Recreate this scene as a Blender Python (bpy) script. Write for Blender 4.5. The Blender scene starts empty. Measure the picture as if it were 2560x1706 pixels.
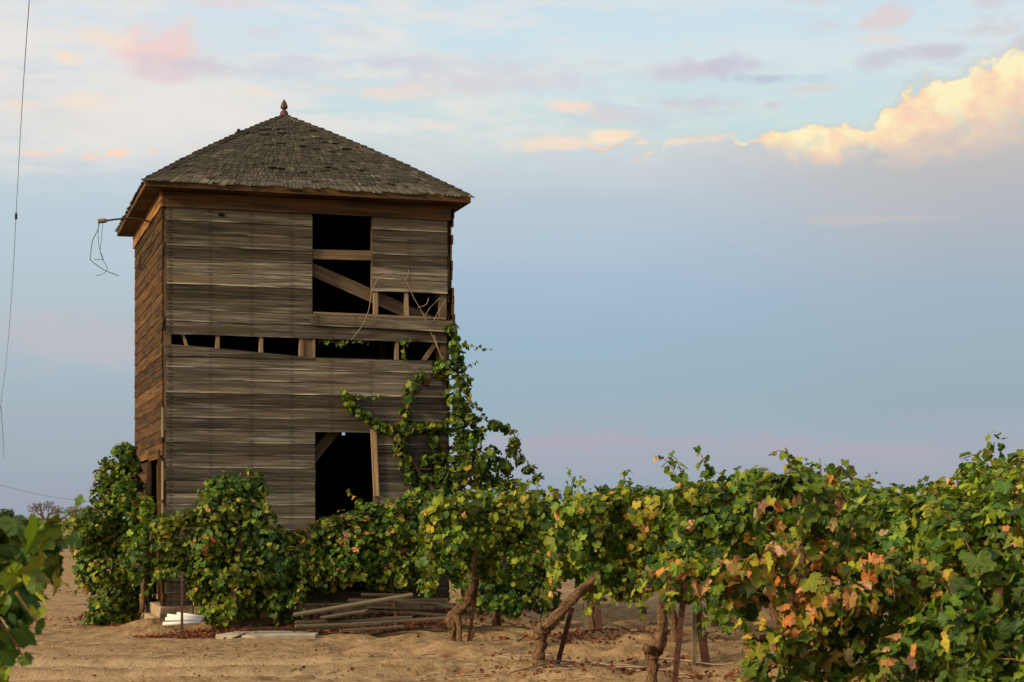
import bpy, math, random
import numpy as np
from math import radians as R, sin, cos, pi, tan, atan, atan2

sc = bpy.context.scene
# ------------------------------------------------------------------ camera
FPX, EYE, HZ = 4579.0, 1.35, 1300.0          # focal length in pixels of a 2560 px wide picture, eye height, horizon row
cam_d = bpy.data.cameras.new('camera'); cam = bpy.data.objects.new('camera', cam_d)
sc.collection.objects.link(cam); sc.camera = cam
cam.location = (0, 0, EYE); cam.rotation_euler = (R(90), 0, 0)
cam_d.sensor_width = 36; cam_d.lens = FPX/2560*36; cam_d.shift_y = (HZ-853)/2560
cam_d.clip_start = .1; cam_d.clip_end = 6000
cam_d.dof.use_dof = True; cam_d.dof.focus_distance = 20.5; cam_d.dof.aperture_fstop = 8.0
sc.view_settings.view_transform = 'Standard'; sc.view_settings.look = 'None'
sc.view_settings.exposure = 0.0; sc.view_settings.gamma = 1
SUN_EL, SUN_AZ = R(21), R(-124)             # azimuth measured from +Y (view direction) towards +X

def lin(c):
    return tuple(((v/255)/12.92 if v/255 <= .04045 else ((v/255+.055)/1.055)**2.4) for v in c)
def rgba(c): return (*lin(c), 1)

# ------------------------------------------------------------------ world
world = bpy.data.worlds.new('World'); sc.world = world; world.use_nodes = True
class NG:
    def __init__(s, nt): s.nt = nt; nt.nodes.clear()
    def n(s, t, **kw):
        o = s.nt.nodes.new(t)
        for k, v in kw.items(): setattr(o, k, v)
        return o
    def put(s, inp, v):
        if v is None: return
        if hasattr(v, 'is_linked'): s.nt.links.new(v, inp)
        else:
            if hasattr(inp.default_value, '__len__') and not hasattr(v, '__len__'): v = [v]*len(inp.default_value)
            if hasattr(inp.default_value, '__len__') and len(inp.default_value) == 4 and len(v) == 3: v = (*v, 1)
            inp.default_value = v
    def m(s, op, a, b=None, c=None, clamp=False):
        o = s.n('ShaderNodeMath', operation=op, use_clamp=clamp)
        for i, v in enumerate((a, b, c)): s.put(o.inputs[i], v)
        return o.outputs[0]
    def vm(s, op, a, b=None):
        o = s.n('ShaderNodeVectorMath', operation=op)
        s.put(o.inputs[0], a); s.put(o.inputs[1], b)
        return o.outputs[0]
    def mix(s, f, a, b, mode='MIX'):
        o = s.n('ShaderNodeMix', data_type='RGBA', blend_type=mode)
        s.put(o.inputs[0], f); s.put(o.inputs[6], a); s.put(o.inputs[7], b)
        return o.outputs[2]
    def rng(s, v, a, b, c=0., d=1., smooth=True):
        o = s.n('ShaderNodeMapRange', interpolation_type='SMOOTHSTEP' if smooth else 'LINEAR')
        for i, q in enumerate((v, a, b, c, d)): s.put(o.inputs[i], q)
        return o.outputs[0]
    def noise(s, vec, scale, detail=4., rough=.55, dist=0., col=False):
        o = s.n('ShaderNodeTexNoise'); s.put(o.inputs['Vector'], vec); s.put(o.inputs['Scale'], scale)
        s.put(o.inputs['Detail'], detail); s.put(o.inputs['Roughness'], rough); s.put(o.inputs['Distortion'], dist)
        return o.outputs['Color' if col else 'Fac']
    def ramp(s, v, stops, interp='LINEAR'):
        o = s.n('ShaderNodeValToRGB'); s.put(o.inputs[0], v); r = o.color_ramp; r.interpolation = interp
        while len(r.elements) > 1: r.elements.remove(r.elements[-1])
        for i, (p, c) in enumerate(stops):
            e = r.elements[0] if i == 0 else r.elements.new(p)
            e.position = p; e.color = (*c, 1) if len(c) == 3 else c
        return o.outputs[0]
    def curve(s, v, pts):
        o = s.n('ShaderNodeFloatCurve'); s.put(o.inputs['Value'], v); c = o.mapping.curves[0]
        c.points[0].location = pts[0]; c.points[1].location = pts[-1]
        for p in pts[1:-1]: c.points.new(*p)
        o.mapping.update(); return o.outputs[0]
    def sep(s, v):
        o = s.n('ShaderNodeSeparateXYZ'); s.put(o.inputs[0], v); return o.outputs
    def comb(s, x, y, z):
        o = s.n('ShaderNodeCombineXYZ')
        for i, v in enumerate((x, y, z)): s.put(o.inputs[i], v)
        return o.outputs[0]

def ae(px, py):                              # direction (azimuth, elevation) of a point of the sky
    az = atan((px-1280)/FPX); return az, atan((HZ-py)/FPX*cos(az))
g = NG(world.node_tree)
D = g.n('ShaderNodeTexCoord').outputs['Generated']
dx, dy, dz = g.sep(D)
az = g.m('ARCTAN2', dx, dy); el = g.m('ARCSINE', dz)
nz = g.noise(g.vm('MULTIPLY', D, (1, 1, 2.6)), 16, 6, .58)               # streaky, lying cloud texture
nf = g.noise(g.vm('MULTIPLY', D, (1, 1, 1.25)), 55, 5, .55, .2)                 # billows
nb = g.noise(g.vm('MULTIPLY', D, (1, 1, 4.5)), 7, 4, .5)                 # broad bands
E0 = .42
def er(py): return max(0., ae(1700, py)[1])/E0
clear = g.ramp(g.m('DIVIDE', el, E0), [(0, lin((168, 184, 200))), (er(600), lin((192, 208, 214))), (er(330), lin((199, 217, 219))),
        (er(220), lin((204, 220, 226))), (er(80), lin((206, 222, 233))), (er(0), lin((201, 219, 233))), (.85, lin((165, 190, 218))), (1, lin((150, 178, 212)))])
clear_l = g.ramp(g.m('DIVIDE', el, E0), [(0, lin((165, 178, 195))), (er(600), lin((190, 200, 212))), (er(330), lin((214, 215, 220))),
        (er(150), lin((221, 221, 226))), (er(0), lin((216, 221, 230))), (1, lin((160, 180, 210)))])
clear = g.mix(g.rng(az, ae(1150, 0)[0], ae(150, 0)[0]), clear, clear_l)
# the grey bank low in the sky
elb = g.m('ADD', el, g.m('MULTIPLY', g.m('SUBTRACT', nb, .5), .035))
bank = g.ramp(g.m('DIVIDE', elb, E0), [(0, lin((147, 160, 178))), (er(1215), lin((155, 166, 182))), (er(1160), lin((165, 169, 184))), (er(1110), lin((165, 170, 186))), (er(1060), lin((158, 173, 189))),
        (er(980), lin((153, 175, 192))), (er(860), lin((154, 178, 198))), (er(740), lin((163, 183, 206))), (er(620), lin((175, 191, 209))),
        (er(500), lin((187, 196, 209))), (er(400), lin((201, 205, 212))), (er(340), lin((210, 211, 216)))])
bank_r = g.ramp(g.m('DIVIDE', elb, E0), [(0, lin((150, 162, 178))), (er(1160), lin((165, 168, 183))), (er(1080), lin((160, 170, 185))), (er(1000), lin((151, 168, 183))), (er(760), lin((157, 174, 192))),
        (er(600), lin((175, 178, 190))), (er(450), lin((190, 184, 187))), (er(340), lin((198, 190, 189)))])
bank = g.mix(g.rng(az, ae(1500, 0)[0], ae(2500, 0)[0]), bank, bank_r)
bank_l = g.ramp(g.m('DIVIDE', elb, E0), [(0, lin((155, 160, 175))), (er(1230), lin((160, 166, 180))), (er(1120), lin((164, 172, 186))), (er(1000), lin((167, 179, 192))), (er(930), lin((170, 184, 197))),
        (er(850), lin((181, 187, 197))), (er(760), lin((181, 192, 203))), (er(650), lin((184, 197, 210))), (er(520), lin((190, 203, 215))), (er(420), lin((204, 209, 217)))])
bank = g.mix(g.rng(az, ae(1100, 0)[0], ae(250, 0)[0]), bank, bank_l)
# its upper edge, higher to the right
AZ0, AZ1, H1 = -.30, .30, .30
def cpts(l): return [((ae(x, y)[0]-AZ0)/(AZ1-AZ0), ae(x, y)[1]/H1) for x, y in l]
t_az = g.m('DIVIDE', g.m('SUBTRACT', az, AZ0), AZ1-AZ0, clamp=True)
top = g.curve(t_az, cpts([(0, 395), (450, 385), (900, 350), (1200, 345), (1370, 345), (1480, 335), (1560, 335), (1640, 366), (1720, 348), (1800, 345), (1870, 352),
                          (1915, 322), (2030, 308), (2160, 302), (2215, 258), (2300, 205), (2380, 190), (2460, 165), (2560, 132), (2640, 110)]))
top = g.m('MULTIPLY', top, H1)
edge = g.m('ADD', top, g.m('ADD', g.m('MULTIPLY', g.m('SUBTRACT', nf, .5), .032), g.m('MULTIPLY', g.m('SUBTRACT', nz, .5), .006)))
dep = g.m('SUBTRACT', edge, el)                                           # depth below the bank's edge
lit_amt = g.rng(az, ae(1250, 0)[0], ae(1900, 0)[0])
sharp = g.mix(lit_amt, (.028,)*3, (.005,)*3)
inbank = g.rng(dep, g.m('MULTIPLY', sharp, -.7), sharp)
col = g.mix(inbank, clear, bank)
thick = g.curve(t_az, [(0, .0), (.45, .0), ((ae(1350, 0)[0]-AZ0)/.6, .05), ((ae(1800, 0)[0]-AZ0)/.6, .07), ((ae(1890, 0)[0]-AZ0)/.6, .10), ((ae(1940, 0)[0]-AZ0)/.6, .30), ((ae(2160, 0)[0]-AZ0)/.6, .30),
                        ((ae(2240, 0)[0]-AZ0)/.6, .52), ((ae(2560, 0)[0]-AZ0)/.6, .62), (1, .65)])
thick = g.m('MULTIPLY', thick, .07)
nf2 = g.noise(g.vm('ADD', g.vm('MULTIPLY', D, (1, 1, 1.3)), (0, 0, .012)), 55, 5, .55, .2)
relief = g.m('SUBTRACT', nf, nf2)
q = g.m('DIVIDE', g.m('ADD', dep, g.m('MULTIPLY', g.m('SUBTRACT', nf, .5), .012)), thick)
lit = g.m('MULTIPLY', g.rng(q, 1.15, .35), g.rng(dep, 0, .0035))
lit = g.m('MULTIPLY', lit, g.rng(az, ae(1290, 0)[0], ae(1400, 0)[0]))
litcol = g.ramp(g.m('ADD', g.m('MULTIPLY', q, .55), g.m('MULTIPLY', relief, -2.2)), [(0, lin((255, 237, 194))), (.22, lin((255, 223, 182))), (.5, lin((250, 208, 180))), (1, lin((220, 194, 186)))])
col = g.mix(lit, col, litcol)
# thin streaks high up
ns = g.noise(g.vm('MULTIPLY', D, (1, 1, 5.5)), 9, 6, .62, .3)
sm = g.m('MULTIPLY', g.rng(ns, .38, .60), g.m('SUBTRACT', 1., inbank))
col = g.mix(g.m('MULTIPLY', sm, g.rng(az, ae(1900, 0)[0], ae(700, 0)[0], .35, .95)), col, lin((236, 226, 222)))
ns2 = g.noise(g.vm('ADD', g.vm('MULTIPLY', D, (1, 1, 4.2)), (3, 1, 2)), 12, 6, .62, .3)
sm2 = g.m('MULTIPLY', g.rng(ns2, .55, .68), g.m('SUBTRACT', 1., inbank))
col = g.mix(g.m('MULTIPLY', sm2, .6), col, lin((203, 203, 217)))
# small separate clouds
blobs = [(410, 130, 105, 50, (241, 206, 204), .95), (455, 100, 40, 42, (243, 206, 202), .8), (500, 165, 110, 24, (214, 202, 213), .8), (400, 185, 90, 18, (226, 206, 212), .7),
 (235, 98, 85, 20, (246, 222, 206), .85), (165, 142, 32, 20, (250, 222, 203), .9), (215, 255, 75, 24, (244, 224, 209), .8), (45, 262, 55, 18, (246, 220, 205), .7),
 (95, 385, 50, 9, (248, 214, 196), .8), (150, 374, 16, 7, (252, 214, 192), .9), (225, 393, 22, 8, (250, 210, 190), .8), (290, 382, 25, 8, (252, 214, 192), .9), (388, 377, 22, 9, (253, 212, 188), .95), (480, 372, 50, 12, (243, 212, 200), .6),
 (680, 78, 100, 24, (222, 208, 216), .6), (900, 82, 90, 16, (208, 210, 222), .5), (640, 232, 50, 10, (243, 222, 208), .7), (980, 232, 180, 20, (242, 217, 205), .75), (1040, 215, 60, 10, (247, 220, 204), .7), (1180, 205, 260, 30, (214, 207, 216), .7),
 (1420, 266, 48, 15, (250, 217, 202), .9), (1230, 170, 320, 30, (210, 207, 218), .55), (1080, 315, 70, 14, (240, 218, 208), .5), (1370, 360, 85, 18, (249, 220, 200), .85), (1520, 342, 34, 12, (253, 226, 200), .9), (1560, 338, 30, 11, (253, 222, 196), .85), (1605, 356, 18, 6, (252, 218, 194), .8), (1700, 356, 40, 11, (251, 219, 192), .85), (1785, 348, 34, 13, (252, 220, 194), .85), (1745, 353, 40, 9, (246, 216, 196), .7), (1560, 288, 80, 16, (226, 206, 206), .45),
 (720, 165, 130, 20, (205, 204, 218), .5), (1700, 178, 140, 28, (207, 197, 208), .8), (1880, 160, 130, 28, (200, 193, 210), .8), (1930, 195, 140, 16, (186, 188, 210), .85), (1760, 258, 130, 24, (206, 198, 206), .75), (1925, 263, 26, 11, (213, 196, 203), .8),
 (2020, 220, 90, 10, (226, 206, 206), .6), (2225, 38, 55, 26, (226, 204, 204), .8), (2450, 72, 70, 34, (210, 196, 202), .85), (2470, 8, 60, 16, (214, 200, 205), .7), (2560, 110, 60, 20, (206, 192, 200), .7), (2350, 125, 85, 22, (203, 193, 203), .8),
 (2190, 155, 70, 24, (197, 194, 208), .75), (2210, 98, 65, 10, (236, 214, 208), .7), (2060, 65, 50, 16, (214, 206, 214), .5), (2150, 550, 170, 9, (203, 190, 192), .5), (560, 5, 120, 14, (232, 212, 214), .6), (2050, 5, 70, 10, (220, 206, 212), .6),
 (1550, 1105, 330, 20, (181, 166, 184), .55), (2150, 1130, 420, 22, (180, 166, 184), .5), (2420, 1052, 220, 12, (176, 165, 184), .5), (1750, 1180, 300, 12, (168, 166, 184), .5), (150, 865, 260, 45, (200, 184, 192), .4), (60, 300, 300, 35, (216, 212, 216), .4)]
nd = g.m('MULTIPLY', g.m('SUBTRACT', nz, .5), 3.6); nd = g.m('ADD', nd, g.m('MULTIPLY', g.m('SUBTRACT', nf, .5), 1.6))
for (x, y, rx, ry, c, a) in blobs:
    A, Ee = ae(x, y)
    ux = g.m('DIVIDE', g.m('SUBTRACT', az, A), rx*1.15/FPX); uy = g.m('DIVIDE', g.m('SUBTRACT', el, Ee), ry*1.15/FPX)
    rr = g.m('SQRT', g.m('ADD', g.m('MULTIPLY', ux, ux), g.m('MULTIPLY', uy, uy)))
    mk = g.rng(g.m('ADD', rr, nd), 1.25, .15)
    col = g.mix(g.m('MULTIPLY', mk, a), col, lin(c))
col = g.vm('MULTIPLY', col, (1.02, 1.07, 1.055))
# afterglow round the low sun, and the dim side below the horizon
sd = (sin(SUN_AZ)*cos(SUN_EL), cos(SUN_AZ)*cos(SUN_EL), sin(SUN_EL))
dt = g.n('ShaderNodeVectorMath', operation='DOT_PRODUCT'); g.put(dt.inputs[0], D); g.put(dt.inputs[1], sd)
glow = g.rng(dt.outputs['Value'], -.05, .95)
up_ = g.m('MULTIPLY', g.rng(el, .32, 1.2), .9)
gl = g.m('ADD', glow, g.m('MULTIPLY', up_, .35), clamp=True)
col = g.mix(gl, col, (1.25, 1.10, .88))
col = g.mix(g.rng(el, -.02, -.08), col, (.16, .11, .065))
sky = g.n('ShaderNodeTexSky', sky_type='NISHITA', sun_disc=False); sky.sun_elevation = SUN_EL; sky.sun_rotation = SUN_AZ
sky.air_density = 1.5; sky.dust_density = 2.5
col = g.mix(.06, g.vm('MULTIPLY', col, (10, 10, 10)), sky.outputs[0])
bg = g.n('ShaderNodeBackground'); g.put(bg.inputs[0], col); bg.inputs[1].default_value = .1
wo = g.n('ShaderNodeOutputWorld'); world.node_tree.links.new(bg.outputs[0], wo.inputs[0])

# ------------------------------------------------------------------ sun
sl = bpy.data.lights.new('sun', 'SUN'); sl.energy = 4.8; sl.angle = R(8); sl.color = (1, .80, .50)
so = bpy.data.objects.new('sun', sl); sc.collection.objects.link(so)
from mathutils import Vector, Matrix
so.rotation_euler = Vector(sd).to_track_quat('Z', 'Y').to_euler(); so.location = (-20, -5, 12)

# ------------------------------------------------------------------ helpers
C = sc.collection
def tag(o, label=None, cat=None, group=None, kind=None):
    if label: o['label'] = label
    if cat: o['category'] = cat
    if group: o['group'] = group
    if kind: o['kind'] = kind
    return o
def empty(name, loc=(0, 0, 0), rz=0):
    o = bpy.data.objects.new(name, None); C.objects.link(o); o.location = loc; o.rotation_euler = (0, 0, rz)
    o.empty_display_size = .2; return o
def link_mesh(name, V, F, mat, parent=None, attrs=None, smooth=False):
    me = bpy.data.meshes.new(name)
    V = np.asarray(V, dtype=np.float32)
    if isinstance(F, np.ndarray):
        k = F.shape[1]; nf_ = len(F)
        me.vertices.add(len(V)); me.vertices.foreach_set('co', V.ravel())
        me.loops.add(nf_*k); me.loops.foreach_set('vertex_index', F.astype(np.int32).ravel())
        me.polygons.add(nf_); me.polygons.foreach_set('loop_start', (np.arange(nf_)*k).astype(np.int32))
        me.update(calc_edges=True)
    else:
        me.from_pydata(V.tolist(), [], F); me.update()
    me.polygons.foreach_set('use_smooth', [smooth]*len(me.polygons))
    for an, (ty, arr) in (attrs or {}).items():
        at = me.attributes.new(an, ty, 'POINT')
        at.data.foreach_set('vector' if ty == 'FLOAT_VECTOR' else 'color', np.asarray(arr, dtype=np.float32).ravel())
    me.materials.append(mat)
    o = bpy.data.objects.new(name, me); C.objects.link(o)
    if parent: o.parent = parent
    return o

class MB:
    """collects boards, tubes and lathes; build() links them as one mesh object.
    g = (metres along the grain, 0..1 across, random id) and tint = own shade of each piece"""
    def __init__(s, seed=1): s.v = []; s.f = []; s.g = []; s.t = []; s.r = random.Random(seed)
    def add(s, vs, fs, gs, t):
        b = len(s.v); s.v += [tuple(v) for v in vs]; s.f += [tuple(b+i for i in f) for f in fs]
        s.g += gs; s.t += [(t, t, t, 1) if not hasattr(t, '__len__') else t]*len(vs)
    def board(s, a, b, w, th, up=(0, 0, 1), tint=None, n=1, wob=0., tw=0., skew=(0, 0), g0=None, rag=0.):
        """board from a to b, width w along 'up', thickness th; n segments with small waviness"""
        a, b = Vector(a), Vector(b); d = (b-a); L = d.length; d.normalize(); up = Vector(up)
        up = (up-d*up.dot(d)).normalized(); nn = d.cross(up).normalized()
        idn = s.r.random()*50; tint = s.r.uniform(.75, 1.15) if tint is None else tint
        vs = []; gs = []
        for i in range(n+1):
            t = i/n; c = a+(b-a)*t + up*(s.r.uniform(-wob, wob)) + nn*s.r.uniform(-wob, wob)
            u2 = (up*cos(tw*t)+nn*sin(tw*t)); n2 = (nn*cos(tw*t)-up*sin(tw*t))
            e = s.r.uniform(-rag, rag) if i in (0, n) else 0
            for (q, h) in ((-.5, -.5), (-.5, .5), (.5, .5), (.5, -.5)):
                ee = e+(s.r.uniform(-rag, rag) if rag and i in (0, n) else 0)
                vs.append(c+u2*(q*w)+n2*(h*th)+d*(ee)); gs.append(((g0 if g0 is not None else 0)+L*t, q+.5, idn))
        fs = [(0, 1, 2, 3), (4*n+3, 4*n+2, 4*n+1, 4*n)]
        for i in range(n):
            k = 4*i
            for j in range(4): fs.append((k+j, k+(j+1) % 4, k+4+(j+1) % 4, k+4+j)[::-1])
        s.add(vs, fs, gs, tint)
    def hexa(s, p, tint=None, gl=None):          # 8 corners, bottom 4 then top 4 (ccw seen from above)
        idn = s.r.random()*50; tint = s.r.uniform(.8, 1.15) if tint is None else tint
        s.add(p, [(3, 2, 1, 0), (4, 5, 6, 7), (0, 1, 5, 4), (1, 2, 6, 5), (2, 3, 7, 6), (3, 0, 4, 7)],
              gl or [(Vector(q).x+Vector(q).y, 0. if i < 4 else 1., idn) for i, q in enumerate(p)], tint)
    def box(s, x0, x1, y0, y1, z0, z1, tint=None):
        s.hexa([(x0, y0, z0), (x1, y0, z0), (x1, y1, z0), (x0, y1, z0), (x0, y0, z1), (x1, y0, z1), (x1, y1, z1), (x0, y1, z1)], tint)
    def tube(s, pts, rad, k=7, tint=1., bark=0., cap=True):
        pts = [Vector(p) for p in pts]; n = len(pts)
        rad = rad if hasattr(rad, '__len__') else [rad]*n
        vs = []; gs = []; L = 0; idn = s.r.random()*50
        ref = Vector((.3, .9, .2)) if abs((pts[-1]-pts[0]).normalized().dot(Vector((.3, .9, .2)).normalized())) < .9 else Vector((1, 0, 0))
        ph = [s.r.uniform(0, 6.28) for _ in range(4)]
        for i, p in enumerate(pts):
            d = (pts[min(i+1, n-1)]-pts[max(i-1, 0)]).normalized()
            x = (ref-d*ref.dot(d)).normalized(); y = d.cross(x)
            if i: L += (p-pts[i-1]).length
            for j in range(k):
                A = 2*pi*j/k; rr = rad[i]*(1+bark*(.5*sin(3*A+ph[0]+L*9)+.35*sin(5*A+ph[1]-L*14)+.5*sin(L*31+ph[2]+A)+s.r.uniform(-.6, .6)))
                vs.append(p+x*cos(A)*rr+y*sin(A)*rr); gs.append((L, j/k, idn))
        fs = []
        for i in range(n-1):
            for j in range(k): fs.append((i*k+j, i*k+(j+1) % k, (i+1)*k+(j+1) % k, (i+1)*k+j))
        if cap: fs += [tuple(range(k))[::-1], tuple((n-1)*k+j for j in range(k))]
        s.add(vs, fs, gs, tint)
    def lathe(s, c, prof, k=14, tint=1.):        # prof = [(r, z)]
        s.tube([(c[0], c[1], c[2]+z) for r, z in prof], [max(r, .0005) for r, z in prof], k, tint)
    def build(s, name, mat, parent=None, smooth=False):
        return link_mesh(name, s.v, s.f, mat, parent, {'g': ('FLOAT_VECTOR', s.g), 'tint': ('FLOAT_COLOR', s.t)}, smooth)

def spline(pts, n=6):                            # Catmull-Rom through points of any dimension
    P = [np.array(p, float) for p in pts]; P = [2*P[0]-P[1]]+P+[2*P[-1]-P[-2]]; out = []
    for i in range(1, len(P)-2):
        for j in range(n):
            t = j/n; a, b, c, d = P[i-1:i+3]
            out.append(.5*((2*b)+(-a+c)*t+(2*a-5*b+4*c-d)*t*t+(-a+3*b-3*c+d)*t**3))
    out.append(P[-2]); return out

# value noise for terrain and curled surfaces
_rs = np.random.RandomState(5); _tab = _rs.rand(256, 256)
def vnoise(x, y):
    x = np.asarray(x, float); y = np.asarray(y, float); xi = np.floor(x).astype(int); yi = np.floor(y).astype(int); fx = x-xi; fy = y-yi
    fx = fx*fx*(3-2*fx); fy = fy*fy*(3-2*fy)
    T = lambda a, b: _tab[a & 255, b & 255]
    return (T(xi, yi)*(1-fx)+T(xi+1, yi)*fx)*(1-fy)+(T(xi, yi+1)*(1-fx)+T(xi+1, yi+1)*fx)*fy-.5

# ------------------------------------------------------------------ materials
def new_mat(name):
    m = bpy.data.materials.new(name); m.use_nodes = True; return m, NG(m.node_tree)
def finish(m, g, base, rough=.8, spec=.2, bump=None, bstr=.5, bdist=.01, metal=0., trans=None, transcol=None):
    p = g.n('ShaderNodeBsdfPrincipled'); g.put(p.inputs['Base Color'], base); g.put(p.inputs['Roughness'], rough)
    p.inputs['Specular IOR Level'].default_value = spec; p.inputs['Metallic'].default_value = metal
    if bump is not None:
        b = g.n('ShaderNodeBump'); b.inputs['Strength'].default_value = bstr; b.inputs['Distance'].default_value = bdist
        g.put(b.inputs['Height'], bump); g.nt.links.new(b.outputs[0], p.inputs['Normal'])
    out = g.n('ShaderNodeOutputMaterial'); sh = p.outputs[0]
    if trans:
        t = g.n('ShaderNodeBsdfTranslucent'); g.put(t.inputs[0], transcol)
        mx = g.n('ShaderNodeMixShader'); mx.inputs[0].default_value = trans
        g.nt.links.new(sh, mx.inputs[1]); g.nt.links.new(t.outputs[0], mx.inputs[2]); sh = mx.outputs[0]
    g.nt.links.new(sh, out.inputs[0]); return m
def attr(g, n):
    a = g.n('ShaderNodeAttribute', attribute_name=n); return a.outputs['Vector'], a.outputs['Color']

def wood(name, dark, mid, light, patch=None, nails=None, rough=.85, bs=.6):
    m, g = new_mat(name)
    G, _ = attr(g, 'g'); _, T = attr(g, 'tint'); gx, gy, gi = g.sep(G)
    gv = g.comb(g.m('MULTIPLY', gx, .5), g.m('MULTIPLY', gy, 2.1), gi)
    n1 = g.noise(gv, 2.2, 8, .65, .4)                      # grain streaks
    n2 = g.noise(g.comb(g.m('MULTIPLY', gx, 1.3), g.m('MULTIPLY', gy, 12.), gi), 2.0, 5, .7)
    n3 = g.noise(g.comb(g.m('MULTIPLY', gx, .9), g.m('MULTIPLY', gy, 1.4), gi), 1.3, 3, .5)
    w = g.m('ADD', g.m('MULTIPLY', n1, .70), g.m('MULTIPLY', n2, .30))
    c = g.ramp(w, [(.31, dark), (.50, mid), (.71, light)])
    if patch: c = g.mix(g.rng(n3, .42, .66), c, g.mix(.75, c, g.mix(w, (patch[0]*.5, patch[1]*.5, patch[2]*.5), patch)))
    c = g.mix(g.rng(n3, .52, .33, 0, .55), c, g.vm('MULTIPLY', c, (.55, .5, .48)))
    # worn lower lip and dark upper seam of every board
    c = g.mix(g.m('MULTIPLY', g.rng(gy, .16, .02), g.rng(n3, .48, .60, 0, .75)), c, light)
    c = g.mix(g.rng(gy, .90, 1.0, 0, .55), c, (dark[0]*.5, dark[1]*.5, dark[2]*.5))
    ck = g.noise(g.comb(g.m('MULTIPLY', gx, .8), g.m('MULTIPLY', gy, 16.), gi), 2.4, 3, .6)
    crack = g.rng(ck, .335, .30)
    c = g.mix(g.m('MULTIPLY', crack, .75), c, (dark[0]*.25, dark[1]*.25, dark[2]*.25))
    if nails:
        o, sp = nails; X = g.m('ADD', gx, -o)
        fx = g.m('ABSOLUTE', g.m('SUBTRACT', g.m('FRACT', g.m('ADD', g.m('DIVIDE', X, sp), .5)), .5)); fx = g.m('MULTIPLY', fx, sp)
        wob = g.m('MULTIPLY', g.m('SUBTRACT', g.noise(g.comb(gx, 0., gi), 5, 1), .5), .03)
        fx = g.m('ADD', fx, wob)
        for yy in (.17, .5, .83):
            dyv = g.m('MULTIPLY', g.m('SUBTRACT', gy, yy), .30); dd = g.m('SQRT', g.m('ADD', g.m('MULTIPLY', fx, fx), g.m('MULTIPLY', dyv, dyv)))
            c = g.mix(g.rng(dd, .020, .006, 0, .8 if yy != .5 else .35), c, (.012, .010, .008))
        for xe in (.10,):                    # doubled nails near the board ends
            f2 = g.m('ABSOLUTE', g.m('SUBTRACT', g.m('ADD', gx, wob), xe))
            for yy in (.2, .45, .75):
                dyv = g.m('MULTIPLY', g.m('SUBTRACT', gy, yy), .30); dd = g.m('SQRT', g.m('ADD', g.m('MULTIPLY', f2, f2), g.m('MULTIPLY', dyv, dyv)))
                c = g.mix(g.rng(dd, .026, .008, 0, .85), c, (.010, .008, .007))
        st = g.m('MULTIPLY', g.rng(fx, .07, .0), g.rng(g.noise(g.comb(g.m('MULTIPLY', gx, 3), g.m('MULTIPLY', gy, 1.), gi), 3, 3), .38, .62))
        c = g.mix(g.m("MULTIPLY", st, .38), c, (.035, .028, .02))
    c = g.mix(1.0, c, T, 'MULTIPLY')
    return finish(m, g, c, rough, .12, g.m('SUBTRACT', w, g.m('MULTIPLY', crack, .5)), bs, .012)

M = {}
M['siding'] = wood('weathered_siding', (.018, .014, .010), (.082, .071, .055), (.34, .315, .265), (.13, .095, .058), nails=(.59, .515))
M['siding_side'] = wood('brown_siding', (.013, .006, .002), (.072, .036, .012), (.22, .115, .042), (.17, .08, .018), nails=(.35, .6))
M['frieze'] = wood('brown_trim', (.022, .012, .006), (.055, .032, .017), (.12, .072, .04), (.13, .06, .016), bs=.35)
M['timber'] = wood('old_timber', (.07, .045, .025), (.18, .125, .075), (.32, .24, .16), (.22, .15, .09))
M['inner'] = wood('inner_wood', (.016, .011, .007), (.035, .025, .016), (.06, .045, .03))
M['jamb'] = wood('tan_wood', (.16, .10, .055), (.34, .22, .12), (.50, .36, .22), (.42, .27, .15))
M['greyplank'] = wood('grey_plank', (.09, .07, .05), (.22, .175, .125), (.38, .32, .24), (.24, .18, .11))
M['shingle'] = wood('shingle', (.013, .011, .008), (.056, .048, .036), (.23, .205, .16), (.055, .049, .027), bs=.8)

def simple(name, base, rough=.8, spec=.2, nscale=20., var=.3, bump=.3, metal=0., c2=None, bd=.01):
    m, g = new_mat(name); P = g.n('ShaderNodeTexCoord').outputs['Object']
    n = g.noise(P, nscale, 6, .6); c2 = c2 or tuple(v*(1-var) for v in base)
    return finish(m, g, g.ramp(n, [(.35, c2), (.65, base)]), rough, spec, n, bump, bd, metal)
M['concrete'] = simple('concrete', (.42, .31, .20), .9, .1, 9, .4, .6, c2=(.20, .14, .09), bd=.02)
M['slab'] = simple('pale_slab', (.38, .33, .26), .9, .1, 5, .4, .4, c2=(.22, .19, .145))
M['rust'] = simple('rusty_steel', (.085, .028, .016), .75, .3, 40, .5, .4, c2=(.035, .014, .010))
M['darksteel'] = simple('dark_steel', (.05, .035, .028), .7, .3, 40, .5, .3)
M['pvc'] = simple('white_plastic', (.66, .645, .61), .4, .4, 5, .15, .05)
M['wire'] = simple('cable', (.04, .04, .045), .6, .3, 30, .3, .1)
M['ceramic'] = simple('socket', (.22, .19, .15), .6, .3, 30, .4, .2)
M['finial'] = simple('finial_paint', (.11, .05, .036), .8, .2, 14, .5, .5, c2=(.05, .03, .025))
M['fartree'] = simple('far_leaves', (.02, .035, .018), .9, .1, 3, .5, .2)
M['farbranch'] = simple('far_branch', (.14, .095, .07), .9, .1, 3, .3, .2)
M['grape'] = simple('grape_skin', (.016, .010, .022), .45, .4, 30, .3, .1)
M['cane'] = simple('cane', (.22, .10, .045), .8, .2, 30, .5, .3, c2=(.11, .055, .03))
M['drycane'] = simple('dry_cane', (.30, .23, .16), .85, .2, 30, .3, .3)

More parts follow.
